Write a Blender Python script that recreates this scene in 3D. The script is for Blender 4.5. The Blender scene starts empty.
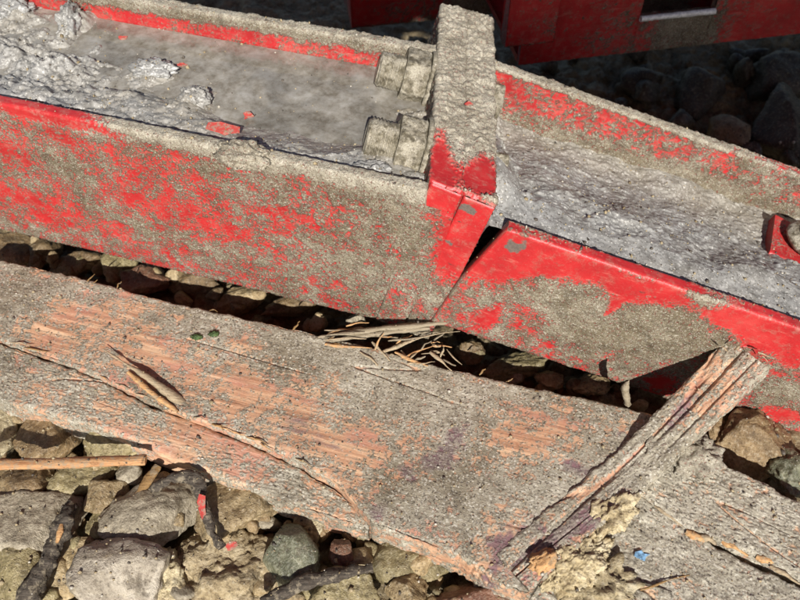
import bpy, bmesh, math, random
import numpy as np
from mathutils import Vector, Matrix

random.seed(7)
RNG = np.random.RandomState(7)
scene = bpy.context.scene
C = scene.collection

# ------------------------------------------------------------------ camera
PITCH = 0.8777            # looking down about fifty degrees
CAM_H = 0.40              # height above the top edge of the left beam (z = 0)
FOC = 768.0               # focal length in units of the 800 px wide photograph
cam_d = bpy.data.cameras.new('camera')
cam = bpy.data.objects.new('camera', cam_d)
C.objects.link(cam)
cam.location = (0, 0, CAM_H)
cam.rotation_euler = (math.pi / 2 - PITCH, 0, 0)
cam_d.sensor_width = 36.0
cam_d.lens = 36.0 * FOC / 800.0
cam_d.clip_start = 0.01
cam_d.clip_end = 500
cam_d.dof.use_dof = True
cam_d.dof.focus_distance = 0.63
cam_d.dof.aperture_fstop = 9.0
scene.camera = cam

_F = np.array([0, math.cos(PITCH), -math.sin(PITCH)])
_U = np.array([0, math.sin(PITCH), math.cos(PITCH)])
_C = np.array([0, 0, CAM_H])


def ray(x, y):
    return _F + (x - 400) / FOC * np.array([1.0, 0, 0]) + (300 - y) / FOC * _U


def at(x, y, z):
    """place of a measured point on the level z"""
    r = ray(x, y)
    return _C + r * (z - CAM_H) / r[2]


def on_plane(x, y, p, n):
    r = ray(x, y)
    return _C + r * (np.dot(p - _C, n) / np.dot(r, n))


# ------------------------------------------------------------------ light
SUN_TO = ray(348, 98)
SUN_TO = SUN_TO / np.linalg.norm(SUN_TO)          # direction the light travels
TO_SUN = -SUN_TO
SUN_EL = math.asin(TO_SUN[2])
SUN_AZ = math.atan2(TO_SUN[0], TO_SUN[1])
world = bpy.data.worlds.new('World')
scene.world = world
world.use_nodes = True
wn = world.node_tree
bg = wn.nodes['Background']
sky = wn.nodes.new('ShaderNodeTexSky')
sky.sky_type = 'NISHITA'
sky.sun_disc = False
sky.sun_elevation = SUN_EL
sky.sun_rotation = SUN_AZ
wn.links.new(sky.outputs[0], bg.inputs[0])
bg.inputs[1].default_value = 0.05
sun_d = bpy.data.lights.new('sun', 'SUN')
sun_d.energy = 4.8
sun_d.angle = math.radians(0.5)
sun_d.color = (1.0, 0.975, 0.935)
sun = bpy.data.objects.new('sun', sun_d)
C.objects.link(sun)
sun.location = tuple(TO_SUN * 5)
sun.rotation_euler = Vector(tuple(SUN_TO)).to_track_quat('-Z', 'Y').to_euler()
scene.view_settings.view_transform = 'Standard'
scene.view_settings.look = 'None'
scene.view_settings.exposure = 0.5
scene.view_settings.gamma = 1.0
scene.view_settings.use_curve_mapping = False
scene.render.engine = 'CYCLES'
scene.cycles.max_bounces = 4
scene.cycles.diffuse_bounces = 2
scene.cycles.glossy_bounces = 2

# ------------------------------------------------------------------ noise
_perm = RNG.permutation(256)
_perm = np.concatenate([_perm, _perm, _perm]).astype(np.int32)
_grad = RNG.normal(size=(256, 3))
_grad /= np.linalg.norm(_grad, axis=1)[:, None]
_grad = _grad.astype(np.float32)


def perlin(P):
    sh = P.shape[:-1]
    P = P.reshape(-1, 3).astype(np.float32)
    i = np.floor(P).astype(np.int32)
    f = P - i
    i &= 255
    w = f * f * f * (f * (f * 6 - 15) + 10)
    out = np.zeros(len(P), np.float32)
    for dx in (0, 1):
        wx = w[:, 0] if dx else 1 - w[:, 0]
        a = _perm[(i[:, 0] + dx) & 255]
        for dy in (0, 1):
            wy = w[:, 1] if dy else 1 - w[:, 1]
            b = _perm[(a + i[:, 1] + dy) & 255]
            for dz in (0, 1):
                wz = w[:, 2] if dz else 1 - w[:, 2]
                g = _grad[_perm[(b + i[:, 2] + dz) & 255]]
                d = g[:, 0] * (f[:, 0] - dx) + g[:, 1] * (f[:, 1] - dy) + g[:, 2] * (f[:, 2] - dz)
                out += wx * wy * wz * d
    return (out * 1.6).reshape(sh)


def fbm(P, octv=4, gain=0.5, off=0.0):
    P = P + off
    s = 0
    a = 1.0
    for _ in range(octv):
        s = s + a * perlin(P)
        P = P * 2.03 + 17.3
        a *= gain
    return s


def sst(x, a, b):
    t = np.clip((x - a) / (b - a), 0, 1)
    return t * t * (3 - 2 * t)


def blobs(a, b, lst):
    """sum of soft patches; each entry (a0, b0, ra, rb, amp)"""
    s = np.zeros_like(a)
    for a0, b0, ra, rb, amp in lst:
        s += amp * np.exp(-((a - a0) / ra) ** 2 - ((b - b0) / rb) ** 2)
    return s


# ------------------------------------------------------------------ mesh helpers
def np_mesh(name, V, F4, attrs=None, F3=None, smooth=True):
    me = bpy.data.meshes.new(name)
    V = np.asarray(V, np.float32).reshape(-1, 3)
    F4 = np.asarray(F4, np.int32).reshape(-1, 4)
    n4 = len(F4)
    n3 = 0
    loops = F4.ravel()
    starts = np.arange(n4) * 4
    if F3 is not None and len(F3):
        F3 = np.asarray(F3, np.int32).reshape(-1, 3)
        n3 = len(F3)
        starts = np.concatenate([starts, n4 * 4 + np.arange(n3) * 3])
        loops = np.concatenate([loops, F3.ravel()])
    me.vertices.add(len(V))
    me.vertices.foreach_set('co', V.ravel())
    me.loops.add(len(loops))
    me.loops.foreach_set('vertex_index', loops.astype(np.int32))
    me.polygons.add(n4 + n3)
    me.polygons.foreach_set('loop_start', starts.astype(np.int32))
    me.update(calc_edges=True)
    if smooth:
        me.polygons.foreach_set('use_smooth', np.ones(n4 + n3, bool))
    if attrs:
        for k, a in attrs.items():
            at_ = me.attributes.new(k, 'FLOAT', 'POINT')
            at_.data.foreach_set('value', np.asarray(a, np.float32).ravel())
    me.validate()
    return me


def link(name, me, mat=None, parent=None):
    o = bpy.data.objects.new(name, me)
    C.objects.link(o)
    if mat is not None and me is not None:
        if not me.materials:
            me.materials.append(mat)
    if parent is not None:
        o.parent = parent
    return o


def tag(o, label=None, cat=None, group=None, kind=None):
    if label: o['label'] = label
    if cat: o['category'] = cat
    if group: o['group'] = group
    if kind: o['kind'] = kind
    return o


def frame_matrix(o, u, v, w):
    m = Matrix.Identity(4)
    for i in range(3):
        m[i][0], m[i][1], m[i][2], m[i][3] = u[i], v[i], w[i], o[i]
    return m


def empty(name, o, u=(1, 0, 0), v=(0, 1, 0), w=(0, 0, 1)):
    e = bpy.data.objects.new(name, None)
    C.objects.link(e)
    e.empty_display_size = 0.05
    e.matrix_world = frame_matrix(o, u, v, w)
    return e


def side(p, q, step):
    n = max(1, int(round(math.hypot(q[0] - p[0], q[1] - p[1]) / step)))
    t = np.arange(n) / n
    return np.stack([p[0] + (q[0] - p[0]) * t, p[1] + (q[1] - p[1]) * t], 1)


def rrect(v0, v1, w0, w1, r, steps=(0.001, 0.001, 0.004, 0.004)):
    """closed rounded outline; steps for the top, the v0 face, the v1 face, the bottom"""
    st, s0, s1, sb = steps

    def arc(cv, cw, a0, n=4):
        a = np.radians(a0 - np.arange(n) / n * 90)
        return np.stack([cv + r * np.cos(a), cw + r * np.sin(a)], 1)
    return np.concatenate([
        arc(v0 + r, w1 - r, 180), side((v0 + r, w1), (v1 - r, w1), st),
        arc(v1 - r, w1 - r, 90), side((v1, w1 - r), (v1, w0 + r), s1),
        arc(v1 - r, w0 + r, 0), side((v1 - r, w0), (v0 + r, w0), sb),
        arc(v0 + r, w0 + r, -90), side((v0, w0 + r), (v0, w1 - r), s0)])


def sweep(name, prof, us, warp=None, disp=None, caps=True, slit=False):
    """outline (v, w) carried along u; warp moves it, disp gives relief and masks"""
    M, N = len(us), len(prof)
    U = np.repeat(np.asarray(us, float)[:, None], N, 1)
    V = np.repeat(prof[None, :, 0], M, 0)
    W = np.repeat(prof[None, :, 1], M, 0)
    if warp:
        U, V, W = warp(U, V, W)
    P = np.stack([U, V, W], -1)
    dU = np.gradient(P, axis=0)
    dS = np.roll(P, -1, 1) - np.roll(P, 1, 1)
    n = np.cross(dU, dS)
    n /= np.linalg.norm(n, axis=-1, keepdims=True) + 1e-12
    attrs = None
    if disp:
        h, attrs = disp(P, n)
        # fade the relief at both ends
        P = P + n * h[..., None]
    if slit:
        # close both ends across the thickness
        vm = (prof[:, 0].min() + prof[:, 0].max()) / 2
        e0, e1 = P[:1].copy(), P[-1:].copy()
        e0[..., 1] = vm
        e1[..., 1] = vm
        P = np.concatenate([e0, P, e1])
        if attrs:
            attrs = {k: np.concatenate([x[:1], x, x[-1:]]) for k, x in attrs.items()}
        M += 2
        caps = False
    idx = np.arange(M * N).reshape(M, N)
    a, b = idx[:-1], idx[1:]
    F = np.stack([a, b, np.roll(b, -1, 1), np.roll(a, -1, 1)], -1).reshape(-1, 4)
    Vt = P.reshape(-1, 3)
    F3 = []
    if caps:
        c0, c1 = P[0].mean(0), P[-1].mean(0)
        k0, k1 = M * N, M * N + 1
        Vt = np.concatenate([Vt, [c0, c1]])
        j = np.arange(N)
        jn = (j + 1) % N
        F3 = np.concatenate([np.stack([np.full(N, k0), idx[0][jn], idx[0][j]], 1),
                             np.stack([np.full(N, k1), idx[-1][j], idx[-1][jn]], 1)])
        if attrs:
            attrs = {k: np.concatenate([x.ravel(), [x[0].mean(), x[-1].mean()]]) for k, x in attrs.items()}
    return np_mesh(name, Vt, F, attrs, F3)


def sheet(name, X, Y, Z, attrs=None):
    M, N = X.shape
    idx = np.arange(M * N).reshape(M, N)
    F = np.stack([idx[:-1, :-1], idx[1:, :-1], idx[1:, 1:], idx[:-1, 1:]], -1).reshape(-1, 4)
    return np_mesh(name, np.stack([X, Y, Z], -1).reshape(-1, 3), F, attrs)


def tube_path(name, pts, radii, n=10, bump=0.0, seed=0, flat=1.0, jag=0.0, steps=10):
    """irregular stick along a list of points"""
    pts = np.asarray(pts, float)
    radii = np.asarray(radii, float)
    k = len(pts)
    t = np.linspace(0, k - 1, (k - 1) * steps + 1)
    i = np.minimum(t.astype(int), k - 2)
    f = (t - i)[:, None]
    pm = pts[np.maximum(i - 1, 0)]
    p0, p1 = pts[i], pts[i + 1]
    p2 = pts[np.minimum(i + 2, k - 1)]
    P = 0.5 * (2 * p0 + (p1 - pm) * f + (2 * pm - 5 * p0 + 4 * p1 - p2) * f ** 2 + (3 * p0 - pm - 3 * p1 + p2) * f ** 3)
    R = np.interp(t, np.arange(k), radii)
    T = np.gradient(P, axis=0)
    T /= np.linalg.norm(T, axis=1)[:, None]
    s = np.cross(T, [0, 0, 1.0])
    s /= np.linalg.norm(s, axis=1)[:, None] + 1e-9
    up = np.cross(s, T)
    a = np.arange(n) / n * 2 * math.pi
    ring = np.cos(a)[None, :, None] * s[:, None] + flat * np.sin(a)[None, :, None] * up[:, None]
    V = P[:, None] + ring * R[:, None, None]
    if bump:
        nz = fbm(V * 90 + seed * 7.1, 4, 0.65)
        V = V + ring * (nz * bump)[..., None]
    M = len(P)
    idx = np.arange(M * n).reshape(M, n)
    x, y = idx[:-1], idx[1:]
    F = np.stack([x, y, np.roll(y, -1, 1), np.roll(x, -1, 1)], -1).reshape(-1, 4)
    Vt = np.concatenate([V.reshape(-1, 3), P[:1], P[-1:]])
    j = np.arange(n)
    jn = (j + 1) % n
    F3 = np.concatenate([np.stack([np.full(n, M * n), idx[0][jn], idx[0][j]], 1),
                         np.stack([np.full(n, M * n + 1), idx[-1][j], idx[-1][jn]], 1)])
    return np_mesh(name, Vt, F, None, F3)


_ico = {}


def ico(sub):
    if sub not in _ico:
        bm = bmesh.new()
        bmesh.ops.create_icosphere(bm, subdivisions=sub, radius=1)
        bm.verts.index_update()
        V = np.array([v.co[:] for v in bm.verts])
        F = np.array([[v.index for v in f.verts] for f in bm.faces])
        bm.free()
        _ico[sub] = (V, F)
    return _ico[sub]


def stone_mesh(name, seed, dims, sub=4, planes=11, sharp=16.0, rough=0.05, pit=0.0):
    sharp *= 1.7
    rough *= 1.5
    r = np.random.RandomState(seed)
    D, F = ico(sub)
    N = r.normal(size=(planes, 3))
    N /= np.linalg.norm(N, axis=1)[:, None]
    off = r.uniform(0.5, 1.0, planes)
    dots = np.maximum(D @ N.T, 1e-3)
    rad = off[None] / dots
    rad = (np.sum(np.minimum(rad, 6.0) ** -sharp, 1) + 1.15 ** -sharp) ** (-1 / sharp)
    base = D * rad[:, None]
    nz = fbm(base * 2.2 + seed * 3.7, 5, 0.62) * rough + 0.22 * rough * np.abs(fbm(base * 9 + seed, 3, 0.6))
    if pit:
        nz -= pit * sst(fbm(base * 2.0 + seed, 2), 0.25, 0.6)
    V = base * (1 + nz)[:, None]
    V /= np.abs(V).max(0)[None]
    return np_mesh(name, V * np.array(dims)[None], np.zeros((0, 4)), None, F)


def lump_mesh(name, seed, dims, sub=4, rough=0.3, freq=2.0, grit=0.05, attrs=None):
    D, F = ico(sub)
    nz = fbm(D * freq + seed * 5.3, 4, 0.55) * rough + fbm(D * 14 + seed, 2) * grit
    V = D * (1 + nz)[:, None]
    V[:, 2] = np.where(V[:, 2] < 0, V[:, 2] * 0.6, V[:, 2])
    a = {k: np.full(len(V), x) for k, x in (attrs or {}).items()}
    return np_mesh(name, V * np.array(dims)[None], np.zeros((0, 4)), a, F)


# ------------------------------------------------------------------ materials
class Mat:
    def __init__(self, name):
        self.m = bpy.data.materials.new(name)
        self.m.use_nodes = True
        self.t = self.m.node_tree
        self.b = self.t.nodes['Principled BSDF']
        self.tc = self.t.nodes.new('ShaderNodeTexCoord').outputs['Object']

    def put(self, s, v):
        if isinstance(v, bpy.types.NodeSocket):
            self.t.links.new(v, s)
        elif isinstance(v, (tuple, list)):
            s.default_value = tuple(v) + ((1.0,) if len(v) == 3 and s.type == 'RGBA' else ())
        else:
            s.default_value = v

    def noise(self, scale, detail=4, rough=0.55, stretch=None, dist=0.0, color=False, off=0.0):
        n = self.t.nodes.new('ShaderNodeTexNoise')
        v = self.tc
        if stretch or off:
            mp = self.t.nodes.new('ShaderNodeMapping')
            self.t.links.new(v, mp.inputs[0])
            if stretch: mp.inputs['Scale'].default_value = stretch
            mp.inputs['Location'].default_value = (off, off * 1.7, off * 0.6)
            v = mp.outputs[0]
        self.t.links.new(v, n.inputs['Vector'])
        n.inputs['Scale'].default_value = scale
        n.inputs['Detail'].default_value = detail
        n.inputs['Roughness'].default_value = rough
        n.inputs['Distortion'].default_value = dist
        return n.outputs['Color' if color else 'Fac']

    def voro(self, scale, feature='F1', out='Distance', rnd=1.0):
        n = self.t.nodes.new('ShaderNodeTexVoronoi')
        n.feature = feature
        self.t.links.new(self.tc, n.inputs['Vector'])
        n.inputs['Scale'].default_value = scale
        n.inputs['Randomness'].default_value = rnd
        return n.outputs[out]

    def attr(self, name):
        n = self.t.nodes.new('ShaderNodeAttribute')
        n.attribute_name = name
        return n.outputs['Fac']

    def math(self, op, a, b=0.0, c=0.0, clamp=False):
        n = self.t.nodes.new('ShaderNodeMath')
        n.operation = op
        n.use_clamp = clamp
        self.put(n.inputs[0], a)
        self.put(n.inputs[1], b)
        self.put(n.inputs[2], c)
        return n.outputs[0]

    def ramp(self, fac, a, b, lo=0.0, hi=1.0):
        n = self.t.nodes.new('ShaderNodeMapRange')
        n.interpolation_type = 'SMOOTHSTEP'
        self.put(n.inputs[0], fac)
        n.inputs[1].default_value = a
        n.inputs[2].default_value = b
        n.inputs[3].default_value = lo
        n.inputs[4].default_value = hi
        return n.outputs[0]

    def mix(self, fac, a, b, blend='MIX'):
        n = self.t.nodes.new('ShaderNodeMix')
        n.data_type = 'RGBA'
        n.blend_type = blend
        self.put(n.inputs[0], fac)
        self.put(n.inputs[6], a)
        self.put(n.inputs[7], b)
        return n.outputs[2]

    def cramp(self, fac, stops):
        n = self.t.nodes.new('ShaderNodeValToRGB')
        e = n.color_ramp.elements
        while len(e) < len(stops):
            e.new(0.5)
        for i, (p, c) in enumerate(stops):
            e[i].position = p
            e[i].color = tuple(c) + (1,)
        self.put(n.inputs[0], fac)
        return n.outputs[0]

    def rand(self):
        return self.t.nodes.new('ShaderNodeObjectInfo').outputs['Random']

    def bump(self, h, dist, strength=1.0, nrm=None):
        n = self.t.nodes.new('ShaderNodeBump')
        n.inputs['Strength'].default_value = strength
        n.inputs['Distance'].default_value = dist
        self.put(n.inputs['Height'], h)
        if nrm is not None: self.t.links.new(nrm, n.inputs['Normal'])
        return n.outputs[0]

    def done(self, col, rough, nrm=None, metal=0.0, spec=0.5, coat=0.0):
        self.put(self.b.inputs['Base Color'], col)
        self.put(self.b.inputs['Roughness'], rough)
        self.put(self.b.inputs['Metallic'], metal)
        self.put(self.b.inputs['Specular IOR Level'], spec)
        if coat:
            self.put(self.b.inputs['Coat Weight'], coat)
            self.b.inputs['Coat Roughness'].default_value = 0.12
        if nrm is not None:
            self.t.links.new(nrm, self.b.inputs['Normal'])
        return self.m


def mud_color(M, tone, speck=0.5, scale=1000):
    """gritty mud: olive brown where tone is 0, pale grey where tone is 1"""
    n = M.noise(60, 5, 0.68)
    tan = M.cramp(n, [(0.3, (0.088, 0.068, 0.039)), (0.5, (0.165, 0.132, 0.080)), (0.72, (0.265, 0.222, 0.148))])
    gry = M.cramp(n, [(0.28, (0.235, 0.205, 0.150)), (0.5, (0.405, 0.362, 0.275)), (0.74, (0.56, 0.515, 0.41))])
    c = M.mix(tone, tan, gry)
    g = M.voro(scale, out='Color')
    sep = M.t.nodes.new('ShaderNodeSeparateColor')
    M.put(sep.inputs[0], g)
    c = M.mix(M.ramp(sep.outputs[0], 0.74, 0.99, 0, speck), c, (0.70, 0.66, 0.56))
    c = M.mix(M.ramp(sep.outputs[1], 0.72, 0.98, 0, min(1, speck * 1.4)), c, (0.05, 0.038, 0.026))
    M.gloss = M.ramp(sep.outputs[2], 0.45, 0.1, 0, 0.42)      # wet grains
    return c


def mud_height(M):
    return M.math('MULTIPLY', M.noise(470, 4, 0.75), 2.2)


def make_paint_mud():
    M = Mat('muddy red paint')
    mud = M.attr('mud')
    fine = M.noise(420, 3, 0.75)
    fac = M.math('ADD', mud, M.math('MULTIPLY', M.math('SUBTRACT', fine, 0.5), 2.0))
    mid = M.noise(95, 5, 0.72)
    dust = M.ramp(mid, 0.46, 0.68, 0.0, 0.45)
    film = M.math('MAXIMUM', M.ramp(fac, 0.10, 0.70, 0.05, 0.78), dust)     # thin smear over the paint
    thick = M.ramp(fac, 0.52, 0.92)                                        # solid mud
    red = M.cramp(M.noise(26, 4, 0.6), [(0.3, (0.31, 0.008, 0.012)), (0.55, (0.46, 0.014, 0.018)), (0.75, (0.52, 0.046, 0.042))])
    wear = M.noise(150, 4, 0.75, stretch=(0.25, 1, 1))
    red = M.mix(M.ramp(wear, 0.54, 0.72, 0, 0.5), red, (0.56, 0.17, 0.13))
    red = M.mix(M.ramp(wear, 0.36, 0.28, 0, 0.85), red, (0.07, 0.035, 0.028))
    red = M.mix(M.attr('chip'), red, M.mix(fine, (0.05, 0.04, 0.034), (0.20, 0.165, 0.14)))
    mc = mud_color(M, M.attr('tone'), 0.42, 1350)
    col = M.mix(film, red, M.mix(0.42, mc, (0.31, 0.055, 0.040)))
    col = M.mix(thick, col, mc)
    rough = M.math('SUBTRACT', M.ramp(film, 0.0, 0.7, 0.38, 0.58), M.math('MULTIPLY', M.gloss, thick))
    h = M.math('ADD', M.math('MULTIPLY', M.math('ADD', thick, 0.25), M.math('ADD', mud_height(M), 0.8)), M.math('MULTIPLY', mid, 0.5))
    return M.done(col, rough, M.bump(h, 0.0006, 0.85), spec=0.5)


def make_wet_mud(name='wet mud', coat=0.35):
    M = Mat(name)
    tone = M.attr('tone')
    wet = M.attr('wet')
    n = M.noise(70, 5, 0.66)
    tan = M.cramp(n, [(0.28, (0.19, 0.165, 0.122)), (0.5, (0.30, 0.268, 0.212)), (0.75, (0.39, 0.36, 0.30))])
    gry = M.cramp(n, [(0.25, (0.145, 0.138, 0.124)), (0.48, (0.265, 0.258, 0.240)), (0.72, (0.40, 0.393, 0.372))])
    c = M.mix(tone, tan, gry)
    sep = M.t.nodes.new('ShaderNodeSeparateColor')
    M.put(sep.inputs[0], M.voro(800, out='Color'))
    c = M.mix(M.ramp(sep.outputs[0], 0.82, 0.98, 0, 0.5), c, (0.70, 0.68, 0.62))
    c = M.mix(M.ramp(sep.outputs[1], 0.82, 0.98, 0, 0.6), c, (0.08, 0.07, 0.056))
    h = M.noise(420, 4, 0.75)
    rough = M.math('SUBTRACT', 0.56, M.math('MULTIPLY', wet, 0.2), clamp=True)
    m = M.done(c, rough, M.bump(h, 0.0006, 0.75), spec=0.45)
    M.put(M.b.inputs['Coat Weight'], M.math('MULTIPLY', wet, coat))
    M.b.inputs['Coat Roughness'].default_value = 0.3
    return m


def make_water():
    M = Mat('muddy water')
    t = M.t
    tr = t.nodes.new('ShaderNodeBsdfTransparent')
    tr.inputs[0].default_value = (0.92, 0.90, 0.86, 1)
    df = t.nodes.new('ShaderNodeBsdfDiffuse')
    M.put(df.inputs[0], M.cramp(M.noise(60, 7, 0.75), [(0.36, (0.22, 0.19, 0.145)), (0.5, (0.35, 0.32, 0.265)), (0.66, (0.47, 0.445, 0.395))]))
    gl = t.nodes.new('ShaderNodeBsdfGlossy')
    gl.inputs['Roughness'].default_value = 0.04
    nr = M.bump(M.noise(45, 2, 0.5, stretch=(0.4, 1, 1)), 0.002, 0.35)
    t.links.new(nr, gl.inputs['Normal'])
    fr = t.nodes.new('ShaderNodeFresnel')
    fr.inputs[0].default_value = 1.36
    m1 = t.nodes.new('ShaderNodeMixShader')
    M.put(m1.inputs[0], M.ramp(M.noise(22, 4, 0.6, dist=0.6), 0.3, 0.7, 0.5, 0.88))
    t.links.new(tr.outputs[0], m1.inputs[1])
    t.links.new(df.outputs[0], m1.inputs[2])
    m2 = t.nodes.new('ShaderNodeMixShader')
    M.put(m2.inputs[0], M.math('MULTIPLY', fr.outputs[0], 1.5, clamp=True))
    t.links.new(m1.outputs[0], m2.inputs[1])
    t.links.new(gl.outputs[0], m2.inputs[2])
    t.links.new(m2.outputs[0], t.nodes['Material Output'].inputs[0])
    t.nodes.remove(M.b)
    return M.m


def make_wood(name='muddy wood', stain=1.0, mudbias=0.0):
    """local x runs along the grain"""
    M = Mat(name)
    grain = M.noise(14, 5, 0.62, stretch=(0.9, 13, 13), dist=0.25)
    fib = M.noise(60, 3, 0.7, stretch=(0.55, 14, 14))
    base = M.cramp(grain, [(0.30, (0.26, 0.115, 0.06)), (0.48, (0.52, 0.26, 0.14)), (0.62, (0.64, 0.40, 0.235)), (0.8, (0.70, 0.52, 0.34))])
    base = M.mix(M.ramp(fib, 0.5, 0.75, 0, 0.55), base, (0.22, 0.10, 0.065))
    big = M.noise(17, 3, 0.6, stretch=(0.7, 1.6, 1))
    base = M.mix(M.ramp(big, 0.50, 0.68, 0, 0.6 * stain), base, (0.46, 0.165, 0.125))
    base = M.mix(M.ramp(big, 0.40, 0.30, 0, 0.8 * stain), base, (0.15, 0.095, 0.115))
    mud = M.attr('mud')
    fine = M.noise(380, 3, 0.78)
    fac = M.math('ADD', mud, M.math('MULTIPLY', M.math('SUBTRACT', fine, 0.5), 2.4))
    fac = M.math('ADD', fac, mudbias)
    film = M.ramp(fac, 0.0, 0.6, 0.2, 0.75)
    thick = M.ramp(fac, 0.40, 0.70)
    mc = mud_color(M, M.attr('tone'), 0.5, 760)
    col = M.mix(film, base, M.mix(0.3, mc, base))
    col = M.mix(thick, col, mc)
    col = M.mix(M.math('MULTIPLY', M.attr('stain'), M.ramp(fac, 0.3, 1.0, 0.85, 0.35)), col, (0.15, 0.085, 0.105))
    h = M.math('ADD', M.math('MULTIPLY', M.math('ADD', thick, 0.3), mud_height(M)), M.math('MULTIPLY', fib, 0.9))
    return M.done(col, M.math('SUBTRACT', 0.64, M.math('MULTIPLY', M.gloss, thick)), M.bump(h, 0.0006, 0.8), spec=0.42)


def make_raw_wood(name, c0, c1, stretch=(0.5, 10, 10)):
    M = Mat(name)
    g = M.noise(70, 5, 0.7, stretch=stretch)
    c = M.cramp(g, [(0.32, c0), (0.7, c1)])
    d = M.noise(150, 5, 0.75)
    c = M.mix(M.ramp(d, 0.50, 0.62, 0, 0.7), c, (0.29, 0.24, 0.165))
    c = M.mix(M.ramp(d, 0.44, 0.34, 0, 0.6), c, (0.05, 0.035, 0.022))
    return M.done(c, 0.75, M.bump(M.math('ADD', g, d), 0.0011, 0.9), spec=0.25)


def make_stone(name, stops, crust=0.25, spec=0.45, ro=(0.42, 0.75), scale=26):
    M = Mat(name)
    n = M.noise(scale, 6, 0.72, dist=0.7)
    c = M.cramp(n, [(0.5 + (p - 0.5) * 0.75, q) for p, q in stops])
    hsv = M.t.nodes.new('ShaderNodeHueSaturation')
    M.put(hsv.inputs['Value'], M.ramp(M.rand(), 0, 1, 0.8, 1.15))
    M.put(hsv.inputs['Color'], c)
    c = hsv.outputs[0]
    k = M.noise(46, 5, 0.75, off=1.3)
    c = M.mix(M.ramp(k, 0.53, 0.68, 0, min(1, crust * 2.6)), c, (0.37, 0.30, 0.185))
    c = M.mix(M.ramp(k, 0.44, 0.34, 0, 0.6), c, (0.075, 0.055, 0.032))
    f = M.noise(330, 4, 0.75)
    c = M.mix(M.ramp(f, 0.50, 0.72, 0, 0.6), c, M.mix(0.55, c, (0.70, 0.65, 0.52)))
    c = M.mix(M.ramp(f, 0.50, 0.30, 0, 0.75), c, M.mix(0.8, c, (0.04, 0.03, 0.02)))
    h = M.math('ADD', f, M.math('MULTIPLY', k, 1.6))
    c = M.mix(1.0, c, (0.92, 0.90, 0.86), 'MULTIPLY')
    return M.done(c, M.ramp(n, 0.3, 0.7, ro[1] - 0.2, ro[0] - 0.18), M.bump(h, 0.0019, 0.9), spec=spec)


def make_bolt():
    M = Mat('mud caked steel')
    mud = M.ramp(M.noise(130, 4, 0.7), 0.38, 0.58, 0.05, 0.95)
    st = M.cramp(M.noise(240, 4, 0.7), [(0.3, (0.07, 0.058, 0.038)), (0.55, (0.20, 0.17, 0.11)), (0.75, (0.45, 0.41, 0.32))])
    c = M.mix(mud, st, mud_color(M, M.math('ADD', 0.8, 0.0), 0.4, 1300))
    h = M.math('MULTIPLY', mud_height(M), 1.0)
    return M.done(c, M.ramp(mud, 0, 1, 0.3, 0.6), M.bump(h, 0.0007, 0.9), metal=M.ramp(mud, 0, 1, 0.35, 0.0))


def make_plain(name, col, rough, metal=0.0, nscale=200, var=0.3, bump=0.0003):
    M = Mat(name)
    n = M.noise(nscale, 4, 0.65)
    c = M.mix(M.ramp(n, 0.35, 0.65), tuple(x * (1 - var) for x in col), tuple(min(1, x * (1 + var)) for x in col))
    return M.done(c, rough, M.bump(n, bump, 0.7), metal=metal)


PAINT = make_paint_mud()
WETMUD = make_wet_mud()
WATER = make_water()
WOOD = make_wood()
WOODRED = make_wood('stained batten wood', 1.3, -0.02)
FRESH = make_raw_wood('fresh split wood', (0.42, 0.20, 0.075), (0.66, 0.42, 0.20))
PALEWOOD = make_raw_wood('pale splintered wood', (0.28, 0.20, 0.12), (0.50, 0.40, 0.26))
LATH = make_raw_wood('orange lath wood', (0.30, 0.13, 0.055), (0.62, 0.36, 0.17))
MUDFIB = make_raw_wood('muddy fibres', (0.20, 0.155, 0.095), (0.38, 0.32, 0.23))
BROWNTWIG = make_raw_wood('brown twig', (0.16, 0.085, 0.03), (0.36, 0.22, 0.09))
CHAR = make_raw_wood('blackened twig', (0.014, 0.011, 0.009), (0.13, 0.105, 0.08))
BOLT = make_bolt()
S_TAN = make_stone('tan stone', [(0.28, (0.216, 0.147, 0.071)), (0.5, (0.405, 0.301, 0.161)), (0.75, (0.608, 0.486, 0.299))])
S_BROWN = make_stone('brown stone', [(0.28, (0.115, 0.072, 0.034)), (0.5, (0.257, 0.173, 0.086)), (0.75, (0.419, 0.307, 0.172))])
S_GREY = make_stone('grey stone', [(0.28, (0.176, 0.147, 0.103)), (0.5, (0.365, 0.314, 0.230)), (0.75, (0.567, 0.512, 0.397))], 0.16)
S_SLATE = make_stone('slate stone', [(0.28, (0.066, 0.071, 0.045)), (0.5, (0.150, 0.155, 0.100)), (0.78, (0.324, 0.322, 0.225))], 0.05, 0.6, (0.25, 0.5))
S_PINK = make_stone('pale pinkish stone', [(0.28, (0.20, 0.165, 0.12)), (0.5, (0.40, 0.35, 0.28)), (0.75, (0.58, 0.53, 0.44))], 0.16)
S_CRUST = make_stone('yellow crusted flint', [(0.3, (0.22, 0.16, 0.08)), (0.5, (0.50, 0.42, 0.26)), (0.75, (0.68, 0.62, 0.45))], 0.1)
S_OLIVE = make_stone('olive stone', [(0.28, (0.142, 0.113, 0.052)), (0.5, (0.304, 0.250, 0.127)), (0.75, (0.472, 0.397, 0.230))])
S_RED = make_stone('reddish stone', [(0.28, (0.12, 0.045, 0.025)), (0.5, (0.26, 0.125, 0.075)), (0.75, (0.34, 0.24, 0.16))])
SAND = make_stone('sandy grit', [(0.3, (0.22, 0.165, 0.09)), (0.5, (0.36, 0.285, 0.17)), (0.75, (0.48, 0.41, 0.28))], 0.2, 0.3, (0.6, 0.9), 60)
YSAND = make_stone('pale yellow grit', [(0.3, (0.28, 0.215, 0.115)), (0.5, (0.48, 0.395, 0.24)), (0.75, (0.64, 0.57, 0.41))], 0.1, 0.3, (0.6, 0.9), 60)
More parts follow.
